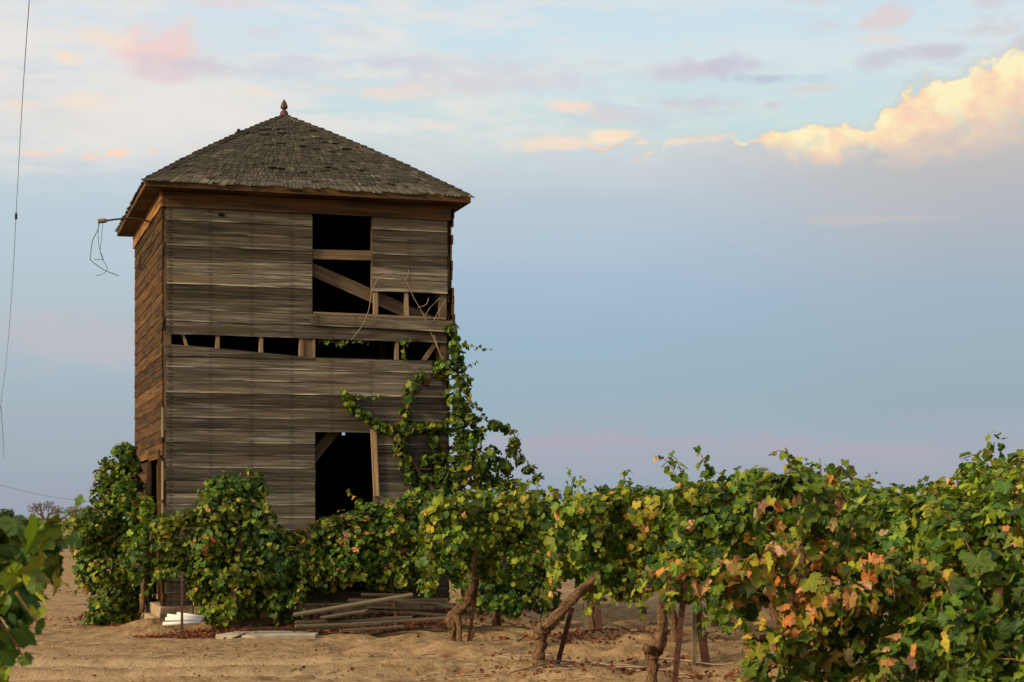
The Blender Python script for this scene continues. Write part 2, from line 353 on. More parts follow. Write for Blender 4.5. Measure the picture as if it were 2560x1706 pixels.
def bark_mat():
    m, g = new_mat('vine_bark'); G, _ = attr(g, 'g'); gx, gy, gi = g.sep(G)
    v = g.comb(g.m('MULTIPLY', gx, 6.), g.m('MULTIPLY', g.m('SINE', g.m('MULTIPLY', gy, 6.283)), 2.2), g.m('ADD', gi, g.m('MULTIPLY', g.m('COSINE', g.m('MULTIPLY', gy, 6.283)), 2.2)))
    n = g.noise(v, 2.4, 8, .7, .6)
    c = g.ramp(n, [(.34, (.035, .018, .009)), (.5, (.16, .09, .048)), (.68, (.36, .235, .14))])
    return finish(m, g, c, .95, .1, n, 1., .03)
M['bark'] = bark_mat()

def leaf_mat():
    m, g = new_mat('vine_leaf'); _, T = attr(g, 'tint')
    P = g.n('ShaderNodeTexCoord').outputs['Object']
    n = g.noise(P, 38, 3, .6)
    c = g.mix(g.rng(n, .35, .7, 0, .45), T, g.vm('MULTIPLY', T, (.62, .66, .6)))
    G, _ = attr(g, 'g'); lx, ly, lf = g.sep(G)
    ang = g.m('ARCTAN2', lx, ly); rr_ = g.m('SQRT', g.m('ADD', g.m('MULTIPLY', lx, lx), g.m('MULTIPLY', ly, ly)))
    vd = g.m('MULTIPLY', g.m('ABSOLUTE', g.m('SINE', g.m('MULTIPLY', ang, 3.2))), rr_)
    c = g.mix(g.m('MULTIPLY', g.rng(vd, .08, .02, 0, .32), lf), c, g.vm('ADD', g.vm('MULTIPLY', T, (1.5, 1.4, 1.3)), (.03, .03, .01)))
    tc = g.vm('MULTIPLY', T, (1.35, 1.45, .7))
    return finish(m, g, c, .55, .22, n, .35, .01, trans=.25, transcol=tc)
M['leaf'] = leaf_mat()

def sand_mat():
    m, g = new_mat('sandy_soil'); P = g.n('ShaderNodeTexCoord').outputs['Object']
    P2 = g.vm('MULTIPLY', P, (1, .55, 1))
    n1 = g.noise(P, .7, 5, .6); n2 = g.noise(P2, 5.5, 7, .68); n3 = g.noise(P, 55, 5, .7)
    c = g.ramp(n2, [(.30, (.10, .058, .029)), (.5, (.255, .163, .084)), (.68, (.37, .25, .136))])
    c = g.mix(g.rng(n1, .38, .66, 0, .45), c, (.33, .222, .122))
    c = g.mix(g.rng(n3, .58, .78, 0, .5), c, (.15, .095, .05))
    n4 = g.noise(g.vm('MULTIPLY', P, (1, .5, 1)), 17, 4, .6)
    c = g.mix(g.rng(n4, .61, .69, 0, .6), c, (.11, .070, .040))       # clods, twigs and bits of dead leaf
    ox, oy, oz = g.sep(P)                                             # packed pale dust in the wheel tracks
    tr = g.m('ADD', g.m('SUBTRACT', oy, g.m('ADD', g.m('MULTIPLY', ox, .12), 16.46)), g.m('MULTIPLY', g.m('SUBTRACT', n1, .5), .5))
    t1 = g.rng(g.m('ABSOLUTE', tr), .42, .10); t2 = g.rng(g.m('ABSOLUTE', g.m('SUBTRACT', tr, 1.7)), .42, .10)
    tk = g.m('MULTIPLY', g.m('MAXIMUM', t1, t2), g.rng(ox, -.6, -2.4))
    c = g.mix(g.m('MULTIPLY', tk, .7), c, (.40, .285, .165))
    h = g.m('ADD', g.m('MULTIPLY', n2, .6), g.m('ADD', g.m('MULTIPLY', n3, .12), g.m('MULTIPLY', n4, .3)))
    return finish(m, g, c, .95, .05, h, 1., .075)
M['sand'] = sand_mat()
M['field'] = simple('far_field', (.16, .15, .05), .95, .05, .05, .5, .2)

# ------------------------------------------------------------------ places measured in the photograph
X0, Y0, TH = -4.36, 22.897, .2934; TW, TD = 3.681, 3.727                 # near corner of the tower, its turn, width and depth
ct, st_ = cos(TH), sin(TH)
def PX(px, py, Y): return Vector(((px-1280)/FPX*Y, Y, EYE-(py-HZ)/FPX*Y))
def GP(px, py):   # point of the flat ground
    Y = EYE*FPX/(py-HZ); return PX(px, py, Y)
def FWY(px):      # depth of the front wall's plane behind picture column px
    r = (px-1280)/FPX; t = (r*Y0-X0)/(ct-r*st_); return Y0+t*st_
def toT(p):       # world -> tower coordinates
    x, y = p[0]-X0, p[1]-Y0; return Vector((x*ct+y*st_, -x*st_+y*ct, p[2]))
def fromT(p): return Vector((X0+p[0]*ct-p[1]*st_, Y0+p[0]*st_+p[1]*ct, p[2]))
ROWD = Vector((.283, -.959, 0)); ROWN = Vector((.959, .283, 0))
V1 = Vector((-.62, 19.6, 0))

# ------------------------------------------------------------------ ground
def gz(x, y):
    x = np.asarray(x, float); y = np.asarray(y, float)
    z = .05*vnoise(x*.8+3, y*.5)+.035*vnoise(x*2.3, y*1.7+9)+.022*vnoise(x*5+1, y*4)+.012*vnoise(x*11, y*9)
    a = (x-V1.x)*ROWN.x+(y-V1.y)*ROWN.y; s = (x-V1.x)*ROWD.x+(y-V1.y)*ROWD.y
    rowz = 0
    for k in range(0, 9): rowz = np.maximum(rowz, np.exp(-((a-2.1*k)/.42)**2))
    rowz = rowz*(a > -1.2)*(1/(1+np.exp(-(s+1.5)*3)))
    rough = 1/(1+np.exp(-(a+1.2)*2.5))
    z = z + .07*rowz + rough*(.11*vnoise(x*2.6+7, y*2.2)+.05*vnoise(x*7+7, y*6))
    # wheel track across the front left, soil heaped at the tower's foot
    tr = y-(16.1+.12*(x+3)); z = z+(1/(1+np.exp((a+2.0)*4)))*(-.05*np.exp(-(tr/.22)**2)-.045*np.exp(-((tr-1.7)/.22)**2)+.03*np.exp(-((tr-.42)/.15)**2)+.03*np.exp(-((tr+.42)/.15)**2)+.03*np.exp(-((tr-2.1)/.15)**2))
    u = (x-X0)*ct+(y-Y0)*st_; v = -(x-X0)*st_+(y-Y0)*ct
    heap = .20*np.exp(-(np.maximum(0, -v)/.42)**2)*(u > -.1)*np.clip((u-.25)/.7, 0, 1)*(v < 1)*np.clip((5.2-u)/.8, 0, 1)
    heap = heap + .16*np.exp(-((u+.15)/.42)**2-((v-.0)/.45)**2)
    z = z+heap
    fade = np.clip((70-np.hypot(x, y))/25, 0, 1)
    return z*fade-.03
def gline(a, b, step, far):                       # dense between a and b, growing beyond
    m_ = list(np.arange(a, b, step)); q = step; lo = [a]; hi = [m_[-1]]
    while hi[-1] < far: q *= 1.28; hi.append(hi[-1]+q)
    q = step
    while lo[-1] > -far: q *= 1.28; lo.append(lo[-1]-q)
    return np.array(lo[:0:-1]+m_+hi[1:])
gx_, gy_ = gline(-6.0, 5.5, .05, 3200), gline(12.5, 26.0, .05, 3200)
XX, YY = np.meshgrid(gx_, gy_); ZZ = gz(XX, YY)
nx, ny = len(gx_), len(gy_); idx = np.arange(nx*ny).reshape(ny, nx)
FF = np.stack([idx[:-1, :-1], idx[:-1, 1:], idx[1:, 1:], idx[1:, :-1]], -1).reshape(-1, 4)
ground = link_mesh('ground', np.stack([XX, YY, ZZ], -1).reshape(-1, 3), FF, M['sand'], smooth=True); tag(ground, kind='structure')
def gzs(x, y): return float(gz(np.array([x]), np.array([y]))[0])
def onG(px, py, dz=0):
    p = GP(px, py); return Vector((p.x, p.y, gzs(p.x, p.y)+dz))

# ------------------------------------------------------------------ the tower
tower = empty('wooden_tower', (X0, Y0, 0), TH)
tag(tower, 'two-storey weathered board tower with shingled hip roof and empty window and door openings', 'tower')
SILL, GB, GT, FR = .275, 3.42, 3.676, 5.27       # sill, gap bottom, gap top, underside of the frieze
HL, HU = (GB-SILL)/20, .16
rt = random.Random(11)
def sidingwall(name, mat, spans, axis, pos, out, seed, tint=1., wob=.003, rag=.004, lap=.0135):
    """spans = [(z0, z1, a, b, tint, dz_end)]; axis 'x' or 'y' is the board direction, out = outward sign"""
    w = MB(seed)
    for (z0, z1, a, b, tn, dz) in spans:
        n = max(1, int((b-a)/.45))
        h = (z1-z0); idn = w.r.random()*50; vs = []; gs = []
        ra, rb = w.r.uniform(-rag, rag), w.r.uniform(-rag, rag)
        for i in range(n+1):
            t = i/n; c = a+(b-a)*t; dzz = dz*t if not callable(dz) else dz(c)
            bo = w.r.uniform(0, wob*1.6); zb = z0+w.r.uniform(-wob, wob)*.5+(dzz if not callable(dz) else 0); zt = z1+.006+dzz
            if i == 0: c += ra
            if i == n: c += rb
            for (z, o) in ((zb, pos+out*(lap+bo)), (zt, pos+out*(.010)), (zt, pos-out*.006), (zb, pos+out*.003)):
                vs.append((c, o, z) if axis == 'x' else (o, c, z)); gs.append((c, (z-z0-dzz)/h if not callable(dz) else (z-z0)/h, idn))
        fs = [(0, 1, 2, 3), (4*n+3, 4*n+2, 4*n+1, 4*n)]
        for i in range(n):
            k = 4*i
            for j in range(4): fs.append((k+j, k+(j+1) % 4, k+4+(j+1) % 4, k+4+j))
        w.add(vs, fs, gs, shade(tn*tint, z0) if mat == M['siding'] else tn*tint)
    o = w.build(name, mat, tower); return o
low_amp = 1.
def shade(t, z): f = (z-.3)/5.; return (t*(.97+.06*f), t, t*(1.08-.14*f), 1)
def rowt(): return rt.choice([.62, .72, .85, .95, 1., 1.1, 1.2])
sp = []
WX0, WX1, DX0, DX1 = 1.879, 2.668, 1.920, 2.700
low_t = [.7, .75, 1.05, 1.4, .95, 1.2, 1.5, 1.05, 1.35, .75, .65, 1.0, .6, 1.2, .62, 1.0, .5, 1.5, 1.0, 1.6]
for i in range(20):                               # lower storey, bottom to top
    z0 = SILL+HL*i; z1 = z0+HL; t = low_t[i]*rt.uniform(.93, 1.07)
    if z0 < 2.508-.05 and z1 > .55:
        zc = min(z1, 2.508)
        if z1 > 2.508+.01:                        # board cut round the door's head
            sp += [(z0, 2.508, .035, DX0, t, 0), (z0, 2.508, DX1, TW-.0, t*.95, 0), (2.510, z1, .035, TW, t, 0)]
        else: sp += [(z0, z1, .035, DX0, t, 0), (z0, z1, DX1, TW-.0, t*rt.uniform(.85, 1.05), 0)]
    elif i == 19: sp.append((z0, z1, .035, 3.47, 1.2, 0))
    elif i == 18: sp.append((z0, z1, .035, 3.60, 1.12, 0))
    else: sp.append((z0, z1, .035, TW+rt.uniform(-.03, .01), t, 0))
sp.append((3.841, 3.987, .035, WX0+.01, 1.18, 0))  # below the window
sp.append((3.676, 3.841, .035, 3.66, .72, -.012))
up_t = [.72, .5, 1.55, 1.35, .5, .75, .55, 1.0]
for i in range(8):
    z0 = 3.987+HU*i; z1 = min(z0+HU, FR+.004); t = up_t[i]*rt.uniform(.95, 1.05)
    sp.append((z0, z1, .035+rt.uniform(0, .01), WX0, t, 0))
    if z1 > 4.30: sp.append((max(z0, 4.305), z1, WX1, TW-.01, t*rt.uniform(.9, 1.1), 0))
front = sidingwall('wall', M['siding'], sp, 'x', 0, -1, 3, wob=.003)
front['label'] = 'grey weathered front siding with window and door openings'
# boards that have come loose across the front
w = MB(8)
w.board((WX0-.02, -.028, 3.912), (3.74, -.05, 3.876), .150, .022, tint=1.1, n=6, wob=.004, tw=-.15)
w.build('loose_board', M['siding'], tower)
w = MB(9)                                          # wedge of the board that lifts at its left end above the gap
vs = []; gs = []; n = 8
for i in range(n+1):
    t = i/n; u = .02+(1.90-.02)*t; zt = 3.55-(3.55-3.425)*t**1.1; zb = 3.405
    for (z, o) in ((zb, -.030), (zt, -.020), (zt, -.006), (zb, -.012)): vs.append((u, o, z)); gs.append((u, (z-3.40)/.16, 7.3))
fs = [(0, 1, 2, 3), (4*n+3, 4*n+2, 4*n+1, 4*n)]+[(4*i+j, 4*i+(j+1) % 4, 4*i+4+(j+1) % 4, 4*i+4+j) for i in range(n) for j in range(4)]
w.add(vs, fs, gs, .9); w.build('loose_board', M['siding'], tower)
# side wall towards the light, with its own door near the front corner
sp = []; SDV0, SDV1, SDZ = .24, 1.36, 2.13
for i in range(33):
    z0 = SILL+.157*i; z1 = min(z0+.157, 5.46); t = rt.choice([.4, .5, .6, .7, .8, 1., 1.3])
    if z0 > 5.45: break
    a = rt.uniform(-.01, .05)
    if z0 < SDZ-.03:
        if z1 > SDZ: z1 = SDZ
        sp += [(z0, z1, a, SDV0, t, 0), (z0, z1, SDV1, TD+.0, t, rt.uniform(-.012, .012))]
    else: sp.append((z0, z1, a, TD, t, rt.uniform(-.010, .010)))
sidew = sidingwall('wall', M['siding_side'], sp, 'y', 0, -1, 4, wob=.003, rag=.02, tint=.85, lap=.0155)
sidew['label'] = 'brown side wall of sagging boards'
# right wall: warped boards stick out past the corner, one missing piece
sp = []
for i in range(33):
    z0 = SILL+.157*i; z1 = min(z0+.157, 5.46)
    if z0 > 5.45: break
    a = -.02+rt.uniform(0, .03); dz = rt.uniform(-.012, .012)
    if 3.82 < z0 < 4.15: a = .42
    sp.append((z0, z1, a, TD, rt.uniform(.8, 1.1), dz))
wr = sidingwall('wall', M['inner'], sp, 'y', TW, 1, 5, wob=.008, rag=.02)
for k in range(15):                                # warped ends seen edge on beyond the corner
    w = MB(150+k)
    z = 3.75+.115*k; L = .5
    off = .035+rt.uniform(0, .035)+(.03 if z < 4.25 else 0)
    w.board((TW+off, -.02, z), (TW+.02, L, z+.01), .125, .016, tint=rt.uniform(.5, .8), n=2, wob=.006, tw=.12)
    w.build('warped_board', M['siding_side'], tower)
# back wall with a knot hole that lets the sky through
sp = []
HX, HZ_ = 3.053, 2.63
zz = SILL
while zz < 5.4:
    z1 = min(zz+.157, 5.46)
    if zz < HZ_-.03 < z1:
        sp += [(zz, HZ_-.024, 0, TD, 1, 0)] if zz < HZ_-.03 else []
        sp += [(HZ_-.024, HZ_+.024, 0, HX-.022, 1, 0), (HZ_-.024, HZ_+.024, HX+.022, TW, 1, 0), (HZ_+.024, HZ_+.16, 0, TW, 1, 0)]
        zz = HZ_+.16; continue
    sp.append((zz, z1, 0, TW, 1, 0)); zz = z1
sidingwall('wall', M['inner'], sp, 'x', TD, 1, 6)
# floors, frame and inner lining
w = MB(20)
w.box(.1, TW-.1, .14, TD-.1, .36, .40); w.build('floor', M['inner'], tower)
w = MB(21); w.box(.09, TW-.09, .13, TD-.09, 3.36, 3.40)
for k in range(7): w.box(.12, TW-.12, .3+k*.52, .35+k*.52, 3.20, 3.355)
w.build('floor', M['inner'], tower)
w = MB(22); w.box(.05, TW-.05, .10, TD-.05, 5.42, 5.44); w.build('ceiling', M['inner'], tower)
def studp(x, z0, z1, y0=.004, wdt=.045, d=.09, name='stud', lean=0, mat='timber', tint=1.15):
    w = MB(int(x*97)); w.hexa([(x-wdt/2, y0, z0), (x+wdt/2, y0, z0), (x+wdt/2, y0+d, z0), (x-wdt/2, y0+d, z0),
        (x-wdt/2+lean, y0, z1), (x+wdt/2+lean, y0, z1), (x+wdt/2+lean, y0+d, z1), (x-wdt/2+lean, y0+d, z1)], tint,
        [(z, k, 3+x) for z, k in ((z0, .1), (z0, .9), (z0, .9), (z0, .1), (z1, .1), (z1, .9), (z1, .9), (z1, .1))])
    return w.build(name, M[mat], tower)
for x in (.68, 1.232, 1.745): studp(x, 3.38, 3.70)
studp(1.905, 3.38, 3.70, wdt=.035)
studp(1.825, 3.38, 3.70, y0=.02, wdt=.115, tint=.75)
studp(3.00, 3.38, 3.70, wdt=.04)
studp(2.722, 3.95, 4.33, wdt=.05, lean=.0); studp(3.135, 3.95, 4.33, wdt=.045, lean=-.012, tint=1.6)
studp(2.69, 4.3, 5.25, wdt=.05, tint=.5)
for x in (.055, TW-.06): 
    for y in (.02, TD-.1): 
        w = MB(int(x*50+y*9)); w.box(x-.045, x+.045, y, y+.09, SILL, 5.42, .6); w.build('corner_post', M['timber'], tower)
w = MB(31); w.board((.24, .05, 3.70), (.34, .05, 3.40), .035, .05, up=(1, 0, 0), tint=1.3); w.build('brace', M['timber'], tower)
w = MB(32); w.board((3.58, .06, 3.74), (3.36, .05, 3.42), .055, .05, up=(1, 0, 0), tint=1.1); w.build('brace', M['timber'], tower)
w = MB(33); w.board((1.74, .14, 4.64), (3.52, .14, 3.93), .165, .045, tint=.62, n=2); w.build('brace', M['timber'], tower)
w = MB(34); w.board((1.80, .16, 2.0), (2.30, .16, 2.62), .13, .045, tint=.35); w.build('brace', M['timber'], tower)
w = MB(35); w.board((WX0-.03, .045, 4.755), (WX1+.03, .045, 4.772), .125, .03, tint=.8, n=2); w.build('window_rail', M['timber'], tower)
w = MB(36); w.board((WX0+.02, -.002, 3.992), (3.64, -.002, 3.985), .03, .05, tint=1.25, n=3, wob=.004); w.build('window_sill', M['timber'], tower)
w = MB(37); w.board((WX0-.005, .02, 3.99), (WX0-.005, .02, 5.24), .03, .05, up=(1, 0, 0), tint=.5); w.build('window_frame', M['timber'], tower)
w = MB(38); w.board((2.675, -.040, 2.505), (2.715, -.040, 1.66), .075, .028, up=(1, 0, 0), tint=1., n=3, wob=.002, rag=.012)
w.build('door_jamb', M['jamb'], tower)
w = MB(39); w.board((2.715, .012, 2.5), (2.715, .012, .42), .05, .07, up=(1, 0, 0), tint=.75); w.build('door_jamb', M['timber'], tower)
# frieze
w = MB(40)
w.board((-.035, -.020, 5.36), (TW+.03, -.020, 5.36), .19, .035, tint=1., n=5, wob=.0015)
w.build('frieze_board', M['frieze'], tower)
w = MB(41); w.board((-.022, -.04, 5.36), (-.022, TD+.03, 5.36), .19, .03, tint=2.2, n=4, wob=.002); w.build('frieze_board', M['siding_side'], tower)  # side board tinted brighter, painting in the orange glow under the eave
w = MB(411); w.board((TW+.025, .0, 5.36), (TW+.025, TD+.03, 5.36), .19, .03, tint=.8, n=4, wob=.002); w.build('frieze_board', M['frieze'], tower)
# dark holes in the boards
def holemesh(x, z, a, b, y):
    w = MB(50); n = 12
    vs = [(x+a*cos(2*pi*i/n), y+.004, z+b*sin(2*pi*i/n)*(1 if abs(cos(2*pi*i/n)) < .9 else .4)) for i in range(n)]+[(x+a*cos(2*pi*i/n), y, z+b*sin(2*pi*i/n)*(1 if abs(cos(2*pi*i/n)) < .9 else .4)) for i in range(n)]
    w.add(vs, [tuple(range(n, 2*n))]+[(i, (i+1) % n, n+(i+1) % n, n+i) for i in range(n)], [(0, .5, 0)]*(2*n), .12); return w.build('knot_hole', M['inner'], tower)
holemesh(.72, 5.195, .045, .022, -.030)
# roof
OH = .2325; RB, RA = 5.56, 6.915; cx, cy = TW/2, TD/2
roof = MB(60)
e = [(-OH, -OH), (TW+OH, -OH), (TW+OH, TD+OH), (-OH, TD+OH)]
def rp(i, a, t, lift=0.):                          # roof surface: side i, a = 0..1 along the eave, t = 0..1 up to the apex
    p, q = e[i], e[(i+1) % 4]; x = p[0]+(q[0]-p[0])*a; y = p[1]+(q[1]-p[1])*a
    ztop = RB+(RA-RB)*t + .05*sin(pi*t)*(1-.25*abs(2*a-1)) + lift
    return Vector((x+(cx-x)*t, y+(cy-y)*t, ztop))
n = 12; vs = []; fs = []
for i in range(4):
    b = len(vs)
    for r in range(n+1):
        for k in range(n+1): vs.append(rp(i, k/n, r/n))
    fs += [(b+r*(n+1)+k, b+r*(n+1)+k+1, b+(r+1)*(n+1)+k+1, b+(r+1)*(n+1)+k) for r in range(n) for k in range(n)]
roof.add(vs, fs, [(v.x*3, .5, 1) for v in vs], .45)
rr = random.Random(77)
for i in range(4):
    rows = 27; Lh = (e[1][0]-e[0][0])
    for r in range(rows):
        t0 = r/rows-.004; t1 = min(1., (r+1.35)/rows); wl = Lh*(1-r/rows); x = -.02
        while x < wl+.0:
            sw = rr.uniform(.055, .13); x1 = min(x+sw-.006, wl+.02)
            if x1-x < .02: break
            if rr.random() < .035 and 0 < r: x += sw; continue
            a0, a1 = max(x/wl, -.004), min(x1/wl, 1.004)
            base_t = {0: 1.35, 1: 1.2, 2: 1.05}.get(r, .82)*rr.uniform(.68, 1.28)
            if rr.random() < .04: base_t *= 1.5
            jt = rr.uniform(-.010, .008); lf = rr.uniform(.012, .022)+(rr.uniform(.01, .03) if rr.random() < .06 else 0)
            tt0 = t0+jt-(.012 if r == 0 else 0); sk = rr.uniform(-.004, .004)
            P = [rp(i, a0, tt0, lf), rp(i, a1, tt0+sk, lf), rp(i, a1, t1, .006), rp(i, a0, t1, .006)]
            Q = [p-Vector((0, 0, .014)) for p in P]
            roof.hexa(Q+P, base_t, [(p_, q_, x+r) for p_, q_ in ((0, 0), (0, 1), (.16, 1), (.16, 0))]*2)
            x += sw
for i in range(4):                                  # hip caps
    for r in range(26):
        t0, t1 = r/26, min(1, (r+1.3)/26)
        for sgn, a in ((1, 0.), (-1, 1.)):
            j = i if sgn == 1 else (i-1) % 4
            A0 = 0. if sgn == 1 else 1.; wv = .10
            p0 = rp(j, A0, t0, .030+rr.uniform(0, .01)); p1 = rp(j, A0, t1, .018)
            m0 = rp(j, A0+sgn*min(.5, wv/(Lh*(1.03-t0))), t0, .022); m1 = rp(j, A0+sgn*min(.5, wv/(Lh*(1.03-t1))), t1, .014)
            P = [p0, m0, m1, p1] if sgn == 1 else [m0, p0, p1, m1]
            roof.hexa([p-Vector((0, 0, .012)) for p in P]+P, .75*rr.uniform(.7, 1.25), [(p_, q_, r) for p_, q_ in ((0, 0), (0, 1), (.16, 1), (.16, 0))]*2)
roofo = roof.build('roof', M['shingle'], tower)
w = MB(61)
for i in range(4):
    p, q = Vector((*e[i], 5.515)), Vector((*e[(i+1) % 4], 5.515))
    w.board(p, q, .085, .025, tint=1.1, n=5, wob=.0015)
w.build('fascia', M['frieze'], roofo)
w = MB(62); s_ = .004
for i in range(4):
    p, q = Vector(e[i]), Vector(e[(i+1) % 4]); d = (q-p).normalized(); nn = Vector((-d.y, d.x))
    a, b = p+nn*.012+d*.012, q+nn*.012-d*.012; c1, d1 = b+nn*OH-d*OH, a+nn*OH+d*OH
    w.hexa([(a.x, a.y, 5.478), (b.x, b.y, 5.478), (c1.x, c1.y, 5.462), (d1.x, d1.y, 5.462), (a.x, a.y, 5.492), (b.x, b.y, 5.492), (c1.x, c1.y, 5.476), (d1.x, d1.y, 5.476)], .9)
w.build('soffit', M['frieze'], roofo)
w = MB(63); az_ = RA+.0
w.lathe((cx, cy, az_-.06), [(.060, 0), (.058, .05), (.057, .085), (.048, .115), (.026, .135), (.026, .142), (.046, .158), (.053, .172), (.044, .205), (.026, .25), (.002, .285)], 8)
w.build('finial', M['finial'], roofo)
w = MB(64)                                          # tuft of lifted shingles on the left hip
for k in range(5): w.board(rp(0, .0+.004*k, .64, .02), rp(0, -.006+.006*k, .64, .06+.008*(k % 3)), .014, .005, up=(1, 0, 0), tint=.35)
w.build('lifted_shingle', M['shingle'], roofo)
# side door
w = MB(70)
for k in range(6): w.board((.05, SDV0+.09+k*.16, .38), (.05, SDV0+.09+k*.16, SDZ-.06), .152, .02, up=(0, 1, 0), tint=rt.uniform(.5, .7), rag=.01)
dr = w.build('door', M['siding_side'], tower)
w = MB(71)
w.board((-.03, SDV0-.06, SDZ+.045), (-.03, SDV1+.06, SDZ+.045), .11, .03, tint=.8)
w.board((-.028, SDV0-.02, .33), (-.028, SDV0-.02, SDZ-.012), .06, .03, up=(0, 1, 0), tint=.6)
w.board((-.028, SDV1+.02, .33), (-.028, SDV1+.02, SDZ-.012), .06, .03, up=(0, 1, 0), tint=.55)
w.build('door_frame', M['siding_side'], dr)
# pale strips on the corner
for z0, z1, t in ((2.38, 2.75, 1.5), (1.60, 2.08, 1.9), (1.38, 1.56, 1.6)):
    w = MB(72); w.board((-.012, -.018, z0), (-.012, -.018, z1), .022, .014, up=(1, 0, 0), tint=t); w.build('corner_strip', M['greyplank'], tower)
# foundation
w = MB(73); rf = random.Random(4)
def block(x0, x1, y0, y1, z0, z1): w.box(x0, x1, y0, y1, z0, z1, rf.uniform(.85, 1.1))
for k in range(9): block(-.045+k*.42, -.045+k*.42+.413, -.045, .17, .02, SILL-.01) if k < 9 else None
for k in range(8): block(-.048, .16, .18+k*.45, .18+k*.45+.443, .05, SILL-.005)
for k in range(3): block(-.13, -.052, .02+k*.42, .02+k*.42+.41, -.1, .135)
fo = w.build('foundation', M['concrete'], tower)
bv = fo.modifiers.new('b', 'BEVEL'); bv.width = .012; bv.segments = 2
# lamp bracket on the side wall
w = MB(80); A = Vector((-.02, 1.15, 5.235)); r2 = []
for p in spline([A, A+Vector((-.10, 0, .035)), A+Vector((-.26, -.0, .05)), A+Vector((-.44, -.02, .03)), A+Vector((-.60, -.03, .0))], 5): r2.append(p)
w.tube(r2, .012, 8); br = w.build('lamp_bracket', M['darksteel'], tower, True)
tip = Vector(r2[-1])
w = MB(81); w.tube([tip+Vector((.02, 0, 0)), tip+Vector((-.02, 0, 0)), tip+Vector((-.045, 0, -.005)), tip+Vector((-.10, 0, -.01))], [.020, .033, .033, .03], 10); w.build('socket', M['ceramic'], br)
def hang(pts, seed, r=.0035):
    w = MB(seed); w.tube(spline([Vector(tip)+Vector((x, y, z)) for x, y, z in pts], 5), r, 5); w.build('wire', M['wire'], br, True)
hang([(-.08, 0, -.03), (-.10, .02, -.12), (-.17, .03, -.28), (-.19, .03, -.48), (-.185, .03, -.52), (-.02, .0, -.64), (.16, -.02, -.71)], 82, .005)
hang([(-.09, 0, -.03), (-.095, .0, -.25), (-.075, 0, -.38), (-.03, 0, -.50), (-.055, 0, -.505), (-.15, 0, -.51)], 83)
hang([(-.04, 0, -.03), (-.055, .0, -.25), (-.07, 0, -.40), (-.03, 0, -.52), (.02, 0, -.62), (-.03, 0, -.69), (-.12, 0, -.72)], 84)
w = MB(85); w.tube([(-.03, 2.9, 4.86), (-.10, 1.9, 4.93), (-.06, 1.35, 4.945)], .010, 6); w.build('iron_rod', M['darksteel'], tower, True)

# ------------------------------------------------------------------ leaves
PAL = {'g0': (.026, .054, .007), 'g1': (.056, .098, .009), 'g2': (.125, .175, .013), 'g3': (.205, .24, .020), 'bl': (.055, .112, .024),
       'y1': (.28, .25, .025), 'y2': (.44, .29, .035), 'or': (.44, .19, .045), 'tan': (.46, .265, .11), 'br': (.22, .10, .045), 'rd': (.20, .025, .012)}
def leaf_template(kind):
    if kind == 0:
        deg = [8, 14, 20, 27, 34, 42, 50, 56, 64, 72, 82, 92, 104, 114, 124, 138, 152]
        rad = [.94, .98, .86, .80, .86, .88, 1.0, .92, .88, .76, .76, .82, .90, .80, .76, .64, .46]
        A = [0]+deg+[180]+[-d for d in deg[::-1]]; r = [1.08]+rad+[.10]+rad[::-1]
    elif kind == 1:
        deg = [14, 30, 52, 80, 112, 148]; rad = [.96, .84, 1.0, .78, .88, .56]
        A = [0]+deg+[180]+[-d for d in deg[::-1]]; r = [1.08]+rad+[.12]+rad[::-1]
    else:
        deg = [28, 54, 110]; rad = [.82, .98, .84]
        A = [0]+deg+[180]+[-d for d in deg[::-1]]; r = [1.08]+rad+[.15]+rad[::-1]
    A = np.radians(A); r = np.array(r)
    P = np.stack([np.sin(A)*r, np.cos(A)*r], -1)
    P = np.vstack([[0, .12], P]); n = len(P)-1
    F = np.array([[0, 1+(i+1) % n, 1+i] for i in range(n)]); return P, F
TPL = [leaf_template(k) for k in range(3)]
def pick(rs, n, mix):
    names = list(mix); w = np.array([mix[k] for k in names], float); w /= w.sum()
    cid = rs.choice(len(names), n, p=w); base = np.array([PAL[k] for k in names])[cid]
    dry = np.isin(cid, [i for i, k in enumerate(names) if k in ('or', 'tan', 'br', 'rd')]); turn = np.isin(cid, [i for i, k in enumerate(names) if k in ('y1', 'y2')])
    return base, dry, turn
